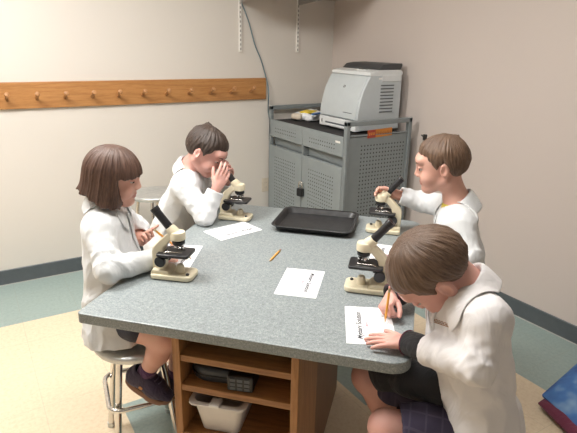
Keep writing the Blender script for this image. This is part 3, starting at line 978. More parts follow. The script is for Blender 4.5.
# --- the boy at the far end of the right side
boyr = dict(label='person with short brown hair, yellow shirt under white lab coat, standing nearest the cart',
    pelvis=(1.165, .885, .60), neck=(1.112, .880, .972), head=(1.036, .876, 1.118),
    shR=(1.105, .995, .922), shL=(1.125, .768, .922), elR=(.985, 1.075, .905), elL=(1.165, .690, .815),
    wrR=(.868, 1.050, .935), wrL=(1.02, .715, .800),
    hipR=(1.16, .95, .57), hipL=(1.17, .82, .57),
    yaw=180, pitch=12, roll=0, body_yaw=183, hair_mat='hair_r', hs=1.04, seed=37, zmin=.5,
    hair=lambda C, M, s: short_hair(C, M, s, th=.0105, seed=9, tuft=[((-.06, .0, .092), (-.006, 0, .005), .014)]),
    handR=dict(d=(-.9, -.12, .12), n=(-.1, -.85, -.35), curls=((22, 40, 25), (25, 42, 25), (28, 44, 25), (32, 44, 25)), thumb=(.5, .4, 10), s=1.0),
    handL=dict(d=(-.95, .15, -.12), n=(0, .05, -1), curls=relaxed, s=1.0),
    hem=.42, skirt_r=.115, shirt='yellow_shirt', cuffR=.014, cuffL=.02, collar=dict(gap=.50, rout=.090, point=.040, rise=.044))
rr_, rbase, rJ, rK, rcoat, rbf, rbl, rB = build_child(boyr)

# --- the boy writing at the near right corner
boyf = dict(label='person with light brown hair, white lab coat and black cuffs, writing on a sheet',
    pelvis=(1.158, .125, .590), neck=(1.092, .088, .975), head=(1.014, .086, 1.002),
    shR=(1.062, .205, .940), shL=(1.146, -.020, .950), elR=(1.030, .395, .848), elL=(1.130, -.078, .846),
    wrR=(.912, .284, .822), wrL=(.972, .062, .800),
    hipR=(1.15, .19, .555), hipL=(1.16, .06, .555), knR=(.862, .205, .575), knL=(.935, .005, .565), anR=(1.01, .22, .30), anL=(.97, .02, .28),
    yaw=180, pitch=62, roll=-15, body_yaw=202, hair_mat='hair_f', hs=1.08, arm_r=.94, seed=51, zmin=.26,
    hair=lambda C, M, s: short_hair(C, M, s, th=.013, seed=14, fringe=.012),
    handR=dict(d=(-.30, -.88, -.26), n=(.45, -.32, -.80), curls=((55, 65, 40), (65, 70, 45), (72, 70, 45), (76, 70, 45)), thumb=(.55, .60, 22), s=.96),
    handL=dict(d=(-.985, .10, -.10), n=(0, 0, -1), curls=((4, 7, 6), (4, 8, 6), (4, 8, 6), (6, 8, 6)), thumb=(.65, -.02, 8), spread=.13, s=1.0),
    hem=.40, skirt_r=.10, wr_r=.043, hollow=.035, skirt_fwd=-.04, coat_mat='coat_warm', shirt='dark_shirt', cuffR=.030, cuffL=.060, skin='skin_b',
    collar=dict(rin=.056, rout=.090, rise=.036, gap=.55, point=.022, drop=.022),
    front_open=((1.01, .10, .42), (.97, .10, .69), .100))
fr_, fbase, fJ, fK, fcoat, fbf, fbl, fB = build_child(boyf)
# black knit cuffs of the shirt under the coat
for S, ln, r0 in (('L', .070, .0325), ('R', .050, .037)):
    d = fJ['wr'+S]-fJ['el'+S]; d /= np.linalg.norm(d); p = fJ['wr'+S]+d*.006
    mb = MB(); mb.lathe([(r0-.004, -ln-.01), (r0+.001, -ln), (r0+.0015, -ln*.5), (r0+.001, -.012), (r0, -.002), (r0-.001, .0), (r0-.006, -.002), (r0-.008, -.02)], 28, along(p-fbase, d))
    cf = obj('shirt_cuff', mb, 'black_knit', fr_, smooth=60)
    mb = MB(); mb.tube([(p-fbase)+np.array(frame_to(d) @ Vector((math.cos(t)*(r0+.0008), math.sin(t)*(r0+.0008), -.004))) for t in np.linspace(0, 2*math.pi, 28)[:-1]], .0018, 6, closed=True)
    obj('cuff_edge', mb, 'maroon_knit', cf, smooth=60)
# dark sweater over the lap, then plaid shorts
lower_clothes(fr_, fbase, [((1.13, .20, .60), (.93, .20, .610), .080, .070), ((1.11, .10, .66), (.99, .13, .645), .07, .055)], 'black_knit', 'sweater', seed=6)
lower_clothes(fr_, fbase, [((1.16, .06, .555), (.985, .012, .562), .084, .072), ((1.15, .19, .555), (.95, .20, .575), .082, .070), ((1.16, .07, .55), (1.16, .18, .55), .085, .085)], 'shorts', 'shorts', seed=8,
    cut=[((.968, .010, .563), (-.97, -.2, .0))], hollow=.058)
for an, kn in ((fJ['anR'], fJ['knR']), (fJ['anL'], fJ['knL'])):
    up = kn-an; up /= np.linalg.norm(up); make_shoe(fr_, fbase, an, np.array([-.95, 0, -.25]), up, s=1.05)
# stitched name on the chest
mb = MB(); pth = []
for t in np.linspace(0, 1, 70):
    pth.append((-.052+.046*t+.0035*math.sin(t*52+1.5), .0045*math.sin(t*52)*(1.5 if t < .12 else .8)-.006*t))
o3 = []
for a, b in pth:
    tgt = np.array([1.016+(a+.052)/.046*.058, 0, .913+b*1.3-(a+.052)/.046*.006]); dr = tgt-np.array([.954, -1.198, 1.55]); dr /= np.linalg.norm(dr)
    q = ray_on(fK, tgt+dr*.12, -dr, .30)
    if q is not None: o3.append(q)
if len(o3) > 10:
    mb.tube(fK.snap(np.array(o3), .0012)-fbase, .0008, 5); obj('stitched_name', mb, 'thread', fcoat, smooth=60)

# trousers and shoes of the two standing boys
for root, base, J, s_, fy in ((br, bbase, bJ, 1.0, 0), (rr_, rbase, rJ, -1.0, math.pi)):
    parts = []
    for S in 'RL':
        h = J['hip'+S]; foot = np.array([h[0]+.01*s_, h[1], .10]); kn = (h+foot)/2+np.array([.02*s_, 0, 0])
        parts += [(h, kn, .078, .058), (kn, foot, .058, .046)]
        make_shoe(root, base, np.array([foot[0], foot[1], .087]), np.array([s_, 0, 0]), np.array([0, 0, 1.0]), s=1.0)
    parts.append((J['hipR'], J['hipL'], .09, .09))
    lower_clothes(root, base, parts, 'trousers', 'trousers', h=.007)

# ------------------------------------------------------------------ the room
LEFT_X, FRONT_Y = -2.6, -2.2
def struct(name, mb, mat, **kw):
    o = obj(name, mb, mat, **kw); o['kind'] = 'structure'; return o
struct('floor', MB().box(LEFT_X-.1, RIGHT_X+.1, FRONT_Y-.1, BACK_Y+.1, -.08, 0), 'floor')
struct('wall_back', MB().box(LEFT_X-.1, RIGHT_X+.1, BACK_Y, BACK_Y+.1, 0, CEIL_Z), 'wall')
WR = dict(loc=(RIGHT_X, 1.5, 0), rz=R(1.2))   # the right wall is not quite square to the back wall
struct('wall_right', MB().box(0, .1, FRONT_Y-1.5, BACK_Y-1.5+.02, 0, CEIL_Z), 'wall_dim', **WR)
struct('wall_left', MB().box(LEFT_X-.1, LEFT_X, FRONT_Y, BACK_Y, 0, CEIL_Z), 'wall')
struct('ceiling', MB().box(LEFT_X-.1, RIGHT_X+.1, FRONT_Y-.1, BACK_Y+.1, CEIL_Z, CEIL_Z+.08), 'ceiling')
cove = [(0, 0), (.012, 0), (.007, .012), (.006, .098), (.003, .102), (0, .102)]
b_ = MB(); b_.prism([(BACK_Y-p[0], p[1]) for p in cove], 'x', LEFT_X, RIGHT_X); struct('baseboard_back', b_, 'cove', smooth=30)
b_ = MB(); b_.prism([(p[1], -p[0]) for p in cove], 'y', FRONT_Y-1.5, BACK_Y-1.5-.013); struct('baseboard_right', b_, 'cove', smooth=30, **WR)
b_ = MB().box(LEFT_X, RIGHT_X-.02, BACK_Y-.018, BACK_Y-.0125, 0, .004); struct('trim_1', b_, 'chrome_strip')
b_ = MB().box(-.018, -.0125, FRONT_Y-1.5, BACK_Y-1.5-.02, 0, .004); struct('trim_2', b_, 'chrome_strip', **WR)

# ceiling lights (fluorescent troffers)
def emission(name, col, strength):
    m = bpy.data.materials.new(name); m.use_nodes = True; t = m.node_tree; t.nodes.clear()
    e = t.nodes.new('ShaderNodeEmission'); o = t.nodes.new('ShaderNodeOutputMaterial')
    e.inputs[0].default_value = (*col, 1); e.inputs[1].default_value = strength
    t.links.new(e.outputs[0], o.inputs[0]); return m
MT['tube_light'] = emission('fluorescent_diffuser', (1.0, .98, .945), LIGHT_E)
MT['tube_light_dim'] = emission('fluorescent_diffuser_dimmed', (1.0, .98, .945), LIGHT_E*.5)  # second panel turned down only to weaken its fill light
for i, (x, y) in enumerate(LIGHTS):
    e = empty('ceiling_light', (x, y, CEIL_Z), 0, 'white fluorescent ceiling light panel above the room', 'ceiling light', 'fluorescent ceiling lights')
    obj('light_frame', MB().box(-.62, .62, -.32, -.28, -.03, 0).box(-.62, .62, .28, .32, -.03, 0).box(-.62, -.58, -.28, .28, -.03, 0).box(.58, .62, -.28, .28, -.03, 0), 'white_plastic', e)
    obj('diffuser', MB().box(-.58, .58, -.28, .28, -.018, -.012), 'tube_light' if i == 0 else 'tube_light_dim', e)

# coat rail with pegs
RAIL_X0, RAIL_X1 = -1.45, 2.03
rl = empty('coat_rail', (.3, BACK_Y, 1.13), 0, 'long oak board with wooden pegs on the pale back wall', 'coat rail')
obj('board', MB().box(RAIL_X0-.3, RAIL_X1-.3, -.020, 0, .010, .170), 'oak_rail', rl, bevel=.004)
for k in range(-9, 11):
    mb = MB(); d = Vector((0, -1, .42))
    mb.lathe([(.0105, 0), (.0105, .012), (.0085, .022), (.0085, .056), (.0120, .068), (.0150, .080), (.0140, .088), (.007, .092)], 14, along((.233+.1655*k-.3, -.018, .072), d))
    obj('peg', mb, 'peg', rl, smooth=50)

# shelf standards with a shelf high on the wall
for x, lb in ((1.816, 'white slotted shelf standard above the end of the peg board'), (2.315, 'white slotted shelf standard near the corner, right of the cable')):
    e = empty('shelf_standard', (x, BACK_Y, 1.49), 0, lb, 'shelf standard', 'slotted shelf standards')
    obj('channel', MB().box(-.0105, .0105, -.013, 0, 0, 1.05), 'strip', e, bevel=.0015)
    mb = MB()
    for j in range(33): mb.box(-.0045, .0045, -.0136, -.0128, .012+j*.0317, .028+j*.0317)
    obj('slots', mb, 'slot', e)
    obj('bracket', MB().prism([(-.013, .345), (-.013, .394), (-.48, .394), (-.48, .378)][::-1], 'x', -.0035, .0035), 'slot', e)
sh = empty('wall_shelf', (2.20, BACK_Y-.015, 1.885), 0, 'dark board shelf on brackets at the top of the corner', 'shelf')
obj('shelf_board', MB().box(-.40, .44, -.50, 0, 0, .022), 'shelf_board', sh, bevel=.002)

# cable hanging down the wall
pts = [(1.822, 1.90), (1.824, 1.837), (1.856, 1.772), (1.893, 1.68), (1.936, 1.544), (1.989, 1.434), (2.021, 1.342), (2.0395, 1.240), (2.0445, 1.153), (2.055, 1.045), (2.070, .972), (2.085, .86)]
def smooth_path(P, n=6):
    P = [Vector(p) for p in P]; out = []
    for i in range(len(P)-1):
        a, b, c, d = P[max(i-1, 0)], P[i], P[i+1], P[min(i+2, len(P)-1)]
        for k in range(n):
            t = k/n; out.append(.5*((2*b)+(c-a)*t+(2*a-5*b+4*c-d)*t*t+(3*b-a-3*c+d)*t**3))
    out.append(P[-1]); return out
mb = MB(); mb.tube(smooth_path([(x-1.9, -.008 if (z > 1.32 or z < 1.12) else -.030, z-1.3) for x, z in pts]), .0048, 8)
c_ = obj('wall_cable', mb, 'cable', smooth=60, loc=(1.9, BACK_Y, 1.3)); tag(c_, 'thin teal grey cable hanging down the wall past the peg board end', 'cable')

# outlet
e = empty('wall_outlet', (2.037, BACK_Y, .445), 0, 'ivory electrical outlet on the back wall beside the grey cart', 'outlet')
obj('cover_plate', MB().box(-.035, .035, -.006, 0, -.0575, .0575), 'outlet', e, bevel=.003)
for z in (.020, -.020):
    r = obj('receptacle', MB().prism(rrect(-.017, .017, z-.014, z+.014, .008), 'y', -.0085, -.004), 'outlet', e, smooth=40)
    obj('slots', MB().box(-.008, -.006, -.0089, -.0084, z-.004, z+.006).box(.006, .008, -.0089, -.0084, z-.004, z+.006), 'slot', r)
mb = MB(); mb.box(-.012, .012, -.018, 0, -.02, .02); mb.tube([(0, -.012, 0), (-.0, -.045, .018)], .006, 8)
h = obj('wall_hook', mb, 'black', loc=(RIGHT_X-.0222, 2.555, .96), rz=R(-88.8), bevel=.002); tag(h, 'small black hook on the pinkish wall behind a boy\'s forehead', 'hook')

# ------------------------------------------------------------------ grey cart with perforated steel
CX0, CX1, CY0, CY1, CT = 2.05, 2.612, 2.628, 3.618, .985
cart = empty('media_cart', ((CX0+CX1)/2, (CY0+CY1)/2, 0), 0, 'grey perforated steel cart with drawers, doors and end rails in the corner', 'cart')
cx, cy = (CX0+CX1)/2, (CY0+CY1)/2
def cb(x0, x1, y0, y1, z0, z1): return MB().box(x0-cx, x1-cx, y0-cy, y1-cy, z0, z1)
obj('carcass', cb(CX0+.060, CX1, CY0+.012, CY1, .10, .972), 'cart', cart, bevel=.003)
obj('top_mat', cb(CX0+.012, CX1-.012, CY0+.03, CY1-.03, .972, .984), 'cart_top', cart, bevel=.003)
obj('front_lip', cb(CX0, CX0+.022, CY0+.03, CY1, .968, .988), 'cart', cart, bevel=.003)
# side panel facing the room
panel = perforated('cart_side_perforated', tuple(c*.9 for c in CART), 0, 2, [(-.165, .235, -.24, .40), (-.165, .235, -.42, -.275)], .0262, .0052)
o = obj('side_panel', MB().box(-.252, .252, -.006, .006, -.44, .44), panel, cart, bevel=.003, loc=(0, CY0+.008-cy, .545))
for x in (CX0+.014, CX1-.014):
    obj('corner_post', cb(x-.014, x+.014, CY0-.010, CY0+.024, .08, 1.09), 'cart_rail', cart, bevel=.004)
    obj('corner_post', cb(x-.014, x+.014, CY1-.024, CY1+.004, .08, 1.09), 'cart_rail', cart, bevel=.004)
for y0, y1 in ((CY0-.010, CY0+.024), (CY1-.024, CY1+.004)):
    obj('end_rail', cb(CX0, CX1, y0, y1, 1.060, 1.091), 'cart_rail', cart, bevel=.004)
obj('side_lip', cb(CX0+.028, CX1-.028, CY0-.002, CY0+.012, .99, 1.0), 'cart_rail', cart, bevel=.002)
YM = 3.132
for (y0, y1) in ((CY0+.028, YM-.004), (YM+.004, CY1-.004)):
    yc, w = (y0+y1)/2, (y1-y0)/2
    pm = perforated('cart_drawer_perforated', CART, 1, 2, [(-w*.66, w*.66, -.036, .036)], .0262, .0048)
    obj('drawer', MB().box(-.013, .012, -w, w, -.056, .056), pm, cart, bevel=.004, loc=(CX0+.013-cx, yc-cy, .914))
    pm = perforated('cart_door_perforated', CART, 1, 2, [(-w*.68, w*.68, -.27, .27)], .0262, .0048)
    obj('door', MB().box(-.012, .012, -w, w, -.335, .335), pm, cart, bevel=.004, loc=(CX0+.012-cx, yc-cy, .452))
obj('divider', cb(CX0+.004, CX0+.062, YM-.012, YM+.012, .787, .858), 'cart_rail', cart)
obj('front_frame', cb(CX0+.052, CX0+.062, CY0+.024, CY1, .787, .858), 'cart', cart)
obj('hasp', cb(CX0-.012, CX0+.002, YM-.030, YM+.006, .566, .590), 'steel', cart, bevel=.002)
t_ = obj('name_tag', cb(CX0-.002, CX0+.001, CY0+.055, CY0+.105, .945, .958), 'white_plastic', cart)
t_['label'] = 'small pale tag on a drawer corner'
for x in (CX0+.06, CX1-.06):
    for y in (CY0+.07, CY1-.07):
        w_ = obj('caster', MB().lathe([(.030, -.012), (.036, -.010), (.036, .010), (.030, .012)], 20, along((x-cx, y-cy, .036), (1, 0, 0))), 'black', cart, smooth=40)
        obj('caster_fork', MB().box(x-cx-.016, x-cx+.016, y-cy-.02, y-cy+.02, .07, .1), 'steel', w_)
# orange label strip on the side
lb = obj('warning_label', MB().box(-.105, .105, -.0012, .0012, -.026, .026), 'label_orange', cart, loc=(2.333-cx, CY0-.0005-cy, 1.004))
lb.rotation_euler = (0, R(-2), 0); lb['label'] = 'orange label strip with a dark red end'
obj('red_end', MB().box(-.105, -.038, -.0018, -.0008, -.026, .026), 'label_red', lb)
mb = MB()
for j in range(9):
    x = -.030+j*.0145
    mb.box(x, x+.0085, -.0018, -.001, -.010, -.006+.003*((j*7) % 3)).box(x, x+.002, -.0018, -.001, -.010, .010)
    mb.box(x+.0065, x+.0085, -.0018, -.001, -.010, .010-.006*((j*5) % 2))
obj('lettering', mb, 'label_text', lb)
mb = MB()
for j in range(3):
    x = -.095+j*.018; mb.box(x, x+.011, -.0024, -.0016, -.008, -.004).box(x, x+.003, -.0024, -.0016, -.008, .009).box(x+.008, x+.011, -.0024, -.0016, -.008, .009)
obj('lettering', mb, 'label_text_y', lb)
# padlock
pl = empty('padlock', (CX0-.020, YM-.022, .485), R(14), 'black padlock with chrome shackle hanging on the cart doors', 'padlock')
obj('lock_body', MB().prism(rrect(-.020, .020, 0, .046, .006), 'x', -.011, .011), 'black', pl, smooth=40, bevel=.002)
sp_ = [(0, -.013, .04), (0, -.013, .07)]+[(0, -.013*math.cos(R(a)), .072+.013*math.sin(R(a))) for a in range(15, 180, 15)]+[(0, .013, .07), (0, .013, .04)]
pl.scale = (1.3, 1.3, 1.3)
obj('shackle', MB().tube(sp_, .0036, 8), 'chrome', pl, smooth=60)

# ------------------------------------------------------------------ laser printer on the cart
PX, PY = 2.425, 2.965
pr = empty('printer', (PX, PY, .9845), 0, 'grey laser printer with curved front on top of the grey cart', 'printer')
pr.scale = (.89, 1.05, 1.13)
# local axes: -x is the front, y the width
fw = .204
side = [(-.215, .075), (-.212, .12), (-.198, .18), (-.173, .245), (-.136, .303), (-.098, .345), (.185, .345), (.205, .33), (.205, .012), (-.195, .012), (-.195, .075)]
obj('housing', MB().prism([(x, z) for x, z in side[::-1]] if False else [(z, x) for x, z in side], 'y', -fw, fw), 'printer', pr, smooth=35, bevel=.006)
fp = [(-.223, .078), (-.220, .12), (-.206, .18), (-.182, .245), (-.145, .303), (-.122, .331)]
bk = [(x+.02, z-.003) for x, z in fp]
obj('front_door', MB().prism([(z, x) for x, z in fp+bk[::-1]], 'y', -fw+.012, fw-.004), 'printer', pr, smooth=35, bevel=.004)
obj('top_cover', MB().prism([(z, x) for x, z in [(-.122, .335), (-.108, .354), (-.03, .364), (.19, .366), (.207, .355), (.207, .335), (-.11, .330)]], 'y', -fw-.001, fw+.001), 'printer_light', pr, smooth=35, bevel=.004)
obj('side_band', MB().box(.0, .19, -fw-.004, -fw+.002, .300, .338), 'printer_light', pr, bevel=.003)
obj('output_flap', MB().prism([(z, x) for x, z in [(-.005, .368), (.03, .392), (.10, .400), (.225, .402), (.225, .388), (.21, .366), (.0, .364)]], 'y', -fw+.025, fw+.004), 'printer_dark', pr, smooth=35, bevel=.003)
cp = obj('control_panel', MB().box(-.085, -.035, -.125, -.03, .358, .3655), 'printer_light', pr, bevel=.002)
obj('display', MB().box(-.078, -.048, -.09, -.05, .3655, .3665), 'printer_dark', cp)
for y in (-.115, -.10, -.04): obj('panel_button', MB().lathe([(.005, 0), (.005, .002), (.003, .0028)], 12, along((-.062, y, .365), (0, 0, 1))), 'printer_dark', cp, smooth=40)
vt = MB()
for j in range(9): vt.box(-.005, .125, -fw-.0025, -fw+.002, .118+j*.0195, .1245+j*.0195)
obj('side_vents', vt, 'vent', pr)
obj('tag_plate', MB().box(-.03, .01, -fw-.002, -fw+.001, .312, .322), 'white_plastic', pr)
tr = obj('paper_tray', MB().box(-.226, -.17, -fw+.004, fw-.002, .010, .070), 'printer_light', pr, bevel=.005)
obj('tray_slot', MB().box(-.2275, -.215, -fw+.045, fw-.075, .030, .040), 'vent', tr)
obj('tray_lip', MB().box(-.236, -.22, -fw+.05, fw-.08, .016, .030), 'printer_light', tr, bevel=.003)
obj('level_window', MB().box(-.2275, -.225, fw-.040, fw-.030, .03, .05), 'printer_dark', tr)
lg = obj('logo', MB().lathe([(.0105, 0), (.0105, .001), (.006, .0012)], 20, along((-.1705, -.005, .262), (-.88, 0, .47))), 'printer_dark', pr, smooth=40)
obj('logo_mark', MB().box(-.174, -.1715, -.008, -.005, .258, .268).box(-.174, -.1715, -.005, .000, .262, .264), 'printer_light', lg)
mb = MB()
for j in range(11): mb.box(-.2225, -.2205, -.15+j*.0085, -.145+j*.0085, .112, .1165)
obj('model_lettering', mb, 'vent', pr)

# crumpled bag of supplies behind the printer's front corner
def lump(name, c, r, mat, parent, seed, amp=.012, freq=60, h=.005, mi=None):
    F = Field([a-b-.04 for a, b in zip(c, r)], [a+b+.04 for a, b in zip(c, r)], h)
    F.rbox(c, r, min(r)*.8)
    Vt, Q = F.mesh(2); N = normals(Vt, Q)
    w = np.abs(waves(Vt, freq, seed, 5))*2-.5
    Vt = Vt+N*(amp*w)[:, None]; Vt[:, 2] = np.maximum(Vt[:, 2], c[2]-r[2])
    return sculpt(name, Vt, Q, mat, parent)
pb = empty('supply_bag', (2.325, 3.46, .985), R(-65), 'crumpled white plastic bag with yellow label behind the printer on the cart', 'plastic bag')
pb.scale = (1.2, 1.2, 1.15)
lump('film', (0, 0, .026), (.085, .10, .024), 'bag_clear', pb, 4)
lump('twisted_end', (-.06, .13, .030), (.035, .045, .022), 'bag_clear', pb, 9, .010, 90)
lump('yellow_label', (.0, -.015, .056), (.035, .06, .006), 'yellow', pb, 2, .003, 60, .004)
lump('brown_insert', (-.03, -.105, .03), (.04, .02, .022), 'outlet', pb, 3, .004, 50)
lump('blue_strip', (.10, -.04, .058), (.012, .09, .006), 'blue', pb, 5, .001, 40, .004)

# ------------------------------------------------------------------ the table
tb = empty('classroom_table', W(.49, .60, 0), TH, 'large grey speckled laminate table with oak shelves at its near end', 'table')
to = lambda u, v: (u-.49, v-.60)
TW, TD, TT = .984, 1.212, .034
mb = MB(); mb.prism([to(*p) for p in rrect(-.004, TW, 0, TD, [.014, .055, .055, .035], 8)], 'z', TABLE_Z-TT, TABLE_Z)
obj('tabletop', mb, 'laminate', tb, bevel=.003)
def ub(u0, u1, v0, v1, z0, z1):
    a, b = to(u0, v0), to(u1, v1); return MB().box(a[0], b[0], a[1], b[1], z0, z1)
ZB = TABLE_Z-TT
obj('side_panel', ub(.302, .326, .010, .300, 0, ZB), 'oak_v', tb, bevel=.0015)
obj('side_panel', ub(.664, .686, .010, .300, 0, ZB), 'oak_v', tb, bevel=.0015)
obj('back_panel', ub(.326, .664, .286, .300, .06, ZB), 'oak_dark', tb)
for z in (.655, .553, .380, .07):
    obj('shelf', ub(.326, .664, .014, .286, z, z+.021), 'oak', tb, bevel=.0015)
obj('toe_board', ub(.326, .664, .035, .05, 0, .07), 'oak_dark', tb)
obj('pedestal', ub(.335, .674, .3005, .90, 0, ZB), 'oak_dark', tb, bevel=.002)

# things on the shelves
def TF(name, u, v, z, rz, label, cat, group=None): return empty(name, W(u, v, z), TH+R(rz), label, cat, group)
cs = TF('instrument_case', .43, .12, .5745, 4, 'dark charcoal case with a ribbed black handle end on the middle oak shelf', 'case')
obj('case_body', MB().prism(rrect(-.10, .055, -.075, .10, [.06, .03, .03, .05], 8), 'z', 0, .048), 'navy_case', cs, smooth=40, bevel=.010, segs=3)
obj('case_rim', MB().prism(rrect(-.103, .058, -.078, .103, [.062, .03, .03, .05], 8), 'z', .020, .026), 'black', cs, smooth=40, bevel=.002)
gp = obj('grille_block', MB().box(.030, .110, -.100, -.02, 0, .052), 'black', cs, bevel=.006)
mb = MB()
for j in range(3):
    for k in range(3): mb.box(.040+j*.022, .056+j*.022, -.1022, -.099, .006+k*.014, .016+k*.014)
obj('grille_cells', mb, 'vent', gp)
bn = TF('storage_bin', .430, .130, .4015, 2, 'white plastic bin on the lower oak shelf', 'bin')
# open tapered tub
vs = []; ring = lambda a, b, r: rrect(-a, a, -b, b, r, 5)
lay = [(ring(.060, .085, .018), 0), (ring(.078, .108, .022), .108), (ring(.091, .122, .024), .110), (ring(.091, .122, .024), .116), (ring(.076, .106, .021), .116), (ring(.058, .083, .017), .004)]
mb = MB(); n_ = len(lay[0][0]); vs = [(p[0], p[1], z) for l_, z in lay for p in l_]
fs = [tuple(range(n_-1, -1, -1)), tuple(5*n_+k for k in range(n_))]
for i in range(5):
    for k in range(n_): fs.append((i*n_+k, i*n_+(k+1) % n_, (i+1)*n_+(k+1) % n_, (i+1)*n_+k))
mb.add(vs, fs); obj('tub', mb, 'bin', bn, smooth=40)
obj('lid_catch', MB().box(-.020, .012, -.124, -.085, .112, .1225), 'white_plastic', bn, bevel=.003)
# books standing against the left side of the shelf unit
for i, (u, du, hh, ma, lb) in enumerate(((.279, .016, .265, 'book_white', 'white covered workbook leaning nearest the oak side panel'), (.258, .010, .245, 'book_blue', 'pale blue thin booklet leaning outermost beside the shelves'))):
    bk_ = TF('workbook', u, .16, .075, 0, lb, 'book', 'books beside the oak shelves')
    bk_.rotation_euler = (0, R(6+3*i), TH)
    obj('cover', MB().box(-du/2, -du/2+.0015, -.10, .10, 0, hh).box(du/2-.0015, du/2, -.10, .10, 0, hh).box(-du/2, du/2, .098, .10, 0, hh), ma, bk_)
    obj('pages', MB().box(-du/2+.0015, du/2-.0015, -.097, .098, .003, hh-.004), 'pages', bk_)
sup = TF('crate', .262, .17, 0, 0, 'low oak crate on the floor that carries the workbooks', 'crate')
obj('crate_body', MB().box(-.035, .035, -.12, .12, 0, .075), 'oak_dark', sup, bevel=.003)

# ------------------------------------------------------------------ microscopes
def make_microscope(label):
    e = empty('microscope', (0, 0, 0), 0, label, 'microscope', 'student microscopes on the table')
    # base: heel block and a lower toe that widens
    mb = MB(); mb.prism(rrect(0, .150, -.045, .045, [.012, .022, .022, .012], 5), 'z', .003, .020)
    ba = obj('base', mb, 'cream', e, smooth=40, bevel=.004, segs=3)
    mb = MB(); mb.prism([(x, z) for x, z in [(0, .018), (.072, .018), (.062, .034), (.010, .036), (.002, .030)]], 'y', -.036, .036)
    mb.v = [(p[2], p[1], p[0]) if False else p for p in mb.v]
    mb2 = MB(); mb2.v = [(q[2], q[1], q[0]) for q in mb.v]; mb2.f = mb.f; mb2.m = mb.m
    obj('base_block', mb2, 'cream', ba, smooth=40, bevel=.005, segs=3)
    for x, y in ((.015, .032), (.015, -.032), (.135, .028), (.135, -.028)):
        obj('rubber_foot', MB().lathe([(.007, 0), (.007, .0035)], 12, along((x, y, 0), (0, 0, 1))), 'black', ba)
    # arm
    prof = [(.002, .030), (.046, .030), (.047, .062), (.040, .085), (.046, .110), (.068, .135), (.092, .140), (.108, .146), (.108, .160), (.100, .172), (.080, .176), (.060, .163), (.030, .137), (.006, .112), (.000, .095)]
    mb = MB(); n = len(prof)
    def W_(p):
        t = min(1, max(0, (p[1]-.03)/.09)); return .019-.003*t
    vs = [(p[0], -W_(p), p[1]) for p in prof]+[(p[0], W_(p), p[1]) for p in prof]
    mb.add(vs, [tuple(range(n)), tuple(range(2*n-1, n-1, -1))]+[(i, n+i, n+(i+1) % n, (i+1) % n) for i in range(n)])
    obj('arm', mb, 'cream', e, smooth=40, bevel=.005, segs=3)
    # head, collar and slanted eyepiece
    d = Vector((-.63, 0, .78)).normalized(); p0 = Vector((.083, 0, .158))
    hd = obj('head', MB().lathe([(.020, .138), (.027, .142), (.0275, .160), (.025, .168), (.012, .172)], 24, Matrix.Translation((.092, 0, 0))), 'cream', e, smooth=40)
    obj('tube_socket', MB().lathe([(.021, -.01), (.021, .012), (.0175, .030), (.0150, .031)], 22, along(p0, d)), 'cream', hd, smooth=40)
    ey = obj('eyepiece_tube', MB().lathe([(.0138, .02), (.0138, .096), (.0152, .097), (.0158, .110), (.0148, .114), (.009, .114), (.008, .110)], 22, along(p0, d)), 'black', e, smooth=40)
    obj('eye_lens', MB().lathe([(.0082, .1095), (.0082, .1105), (.004, .1115)], 16, along(p0, d)), 'lens', ey, smooth=40)
    # turret with three objectives
    tu = obj('turret', MB().lathe([(.016, .136), (.022, .134), (.022, .126), (.015, .120)], 24, along((.094, 0, 0), (.0, 0, 1))), 'black', e, smooth=40)
    for a, ln in ((0, .022), (120, .018), (240, .014)):
        px, py = .094+.009*math.cos(R(a)), .009*math.sin(R(a))
        dd = Vector((math.cos(R(a))*.25, math.sin(R(a))*.25, -1))
        ob = obj('objective', MB().lathe([(.0068, 0), (.0068, ln*.6), (.0048, ln), (.003, ln)], 14, along((px, py, .124), dd)), 'chrome', tu, smooth=40)
        obj('objective_ring', MB().lathe([(.0072, ln*.30), (.0072, ln*.45)], 14, along((px, py, .124), dd)), 'black', ob, smooth=40)
    # stage with clips and disc under it
    st = obj('stage', MB().prism(rrect(.026, .140, -.044, .044, .010, 4), 'z', .086, .096), 'black', e, smooth=40, bevel=.002)
    obj('stage_bracket', MB().box(.022, .060, -.016, .016, .068, .087), 'black', st, bevel=.003)
    obj('diaphragm_disc', MB().lathe([(.026, .078), (.029, .080), (.029, .084), (.026, .086)], 24, Matrix.Translation((.096, 0, 0))), 'black', st, smooth=40)
    for y in (-.028, .028):
        obj('stage_clip', MB().tube([(.050, y, .097), (.060, y, .102), (.090, y*.75, .099), (.112, y*.6, .098)], .0018, 6), 'chrome', st, smooth=60)
    # focus knobs
    for y in (-1, 1):
        obj('focus_knob', MB().lathe([(.008, 0), (.008, .006), (.0185, .007), (.0190, .010), (.0190, .018), (.017, .020), (.008, .0205)], 26, along((.036, y*.017, .064), (0, y, 0))), 'black', e, smooth=40)
    # lamp house, tilt pillar and switch
    obj('condenser_pillar', MB().lathe([(.016, .018), (.015, .034), (.012, .046), (.010, .048), (.008, .046)], 20, Matrix.Translation((.096, 0, 0))), 'cream', e, smooth=40)
    obj('power_switch', MB().lathe([(.006, .019), (.006, .024), (.004, .026)], 12, Matrix.Translation((.130, -.022, 0))), 'black', ba, smooth=40)
    return e
ms0 = make_microscope('cream and black microscope in front of the girl with the brown bob')
spots = [(.088, .318, 4, None),
         (.072, .985, 2, 'cream and black microscope the bent boy is looking into'),
         (.900, 1.020, 182, 'cream and black microscope beside the black tray, held by the boy at the cart'),
         (.898, .418, 182, 'cream and black microscope in front of the boy who is writing')]
for i, (u, v, rz, lb) in enumerate(spots):
    m = ms0 if i == 0 else copy_tree(ms0)
    m.location = W(u, v, TABLE_Z); m.rotation_euler = (0, 0, TH+R(rz))
    if lb: m['label'] = lb

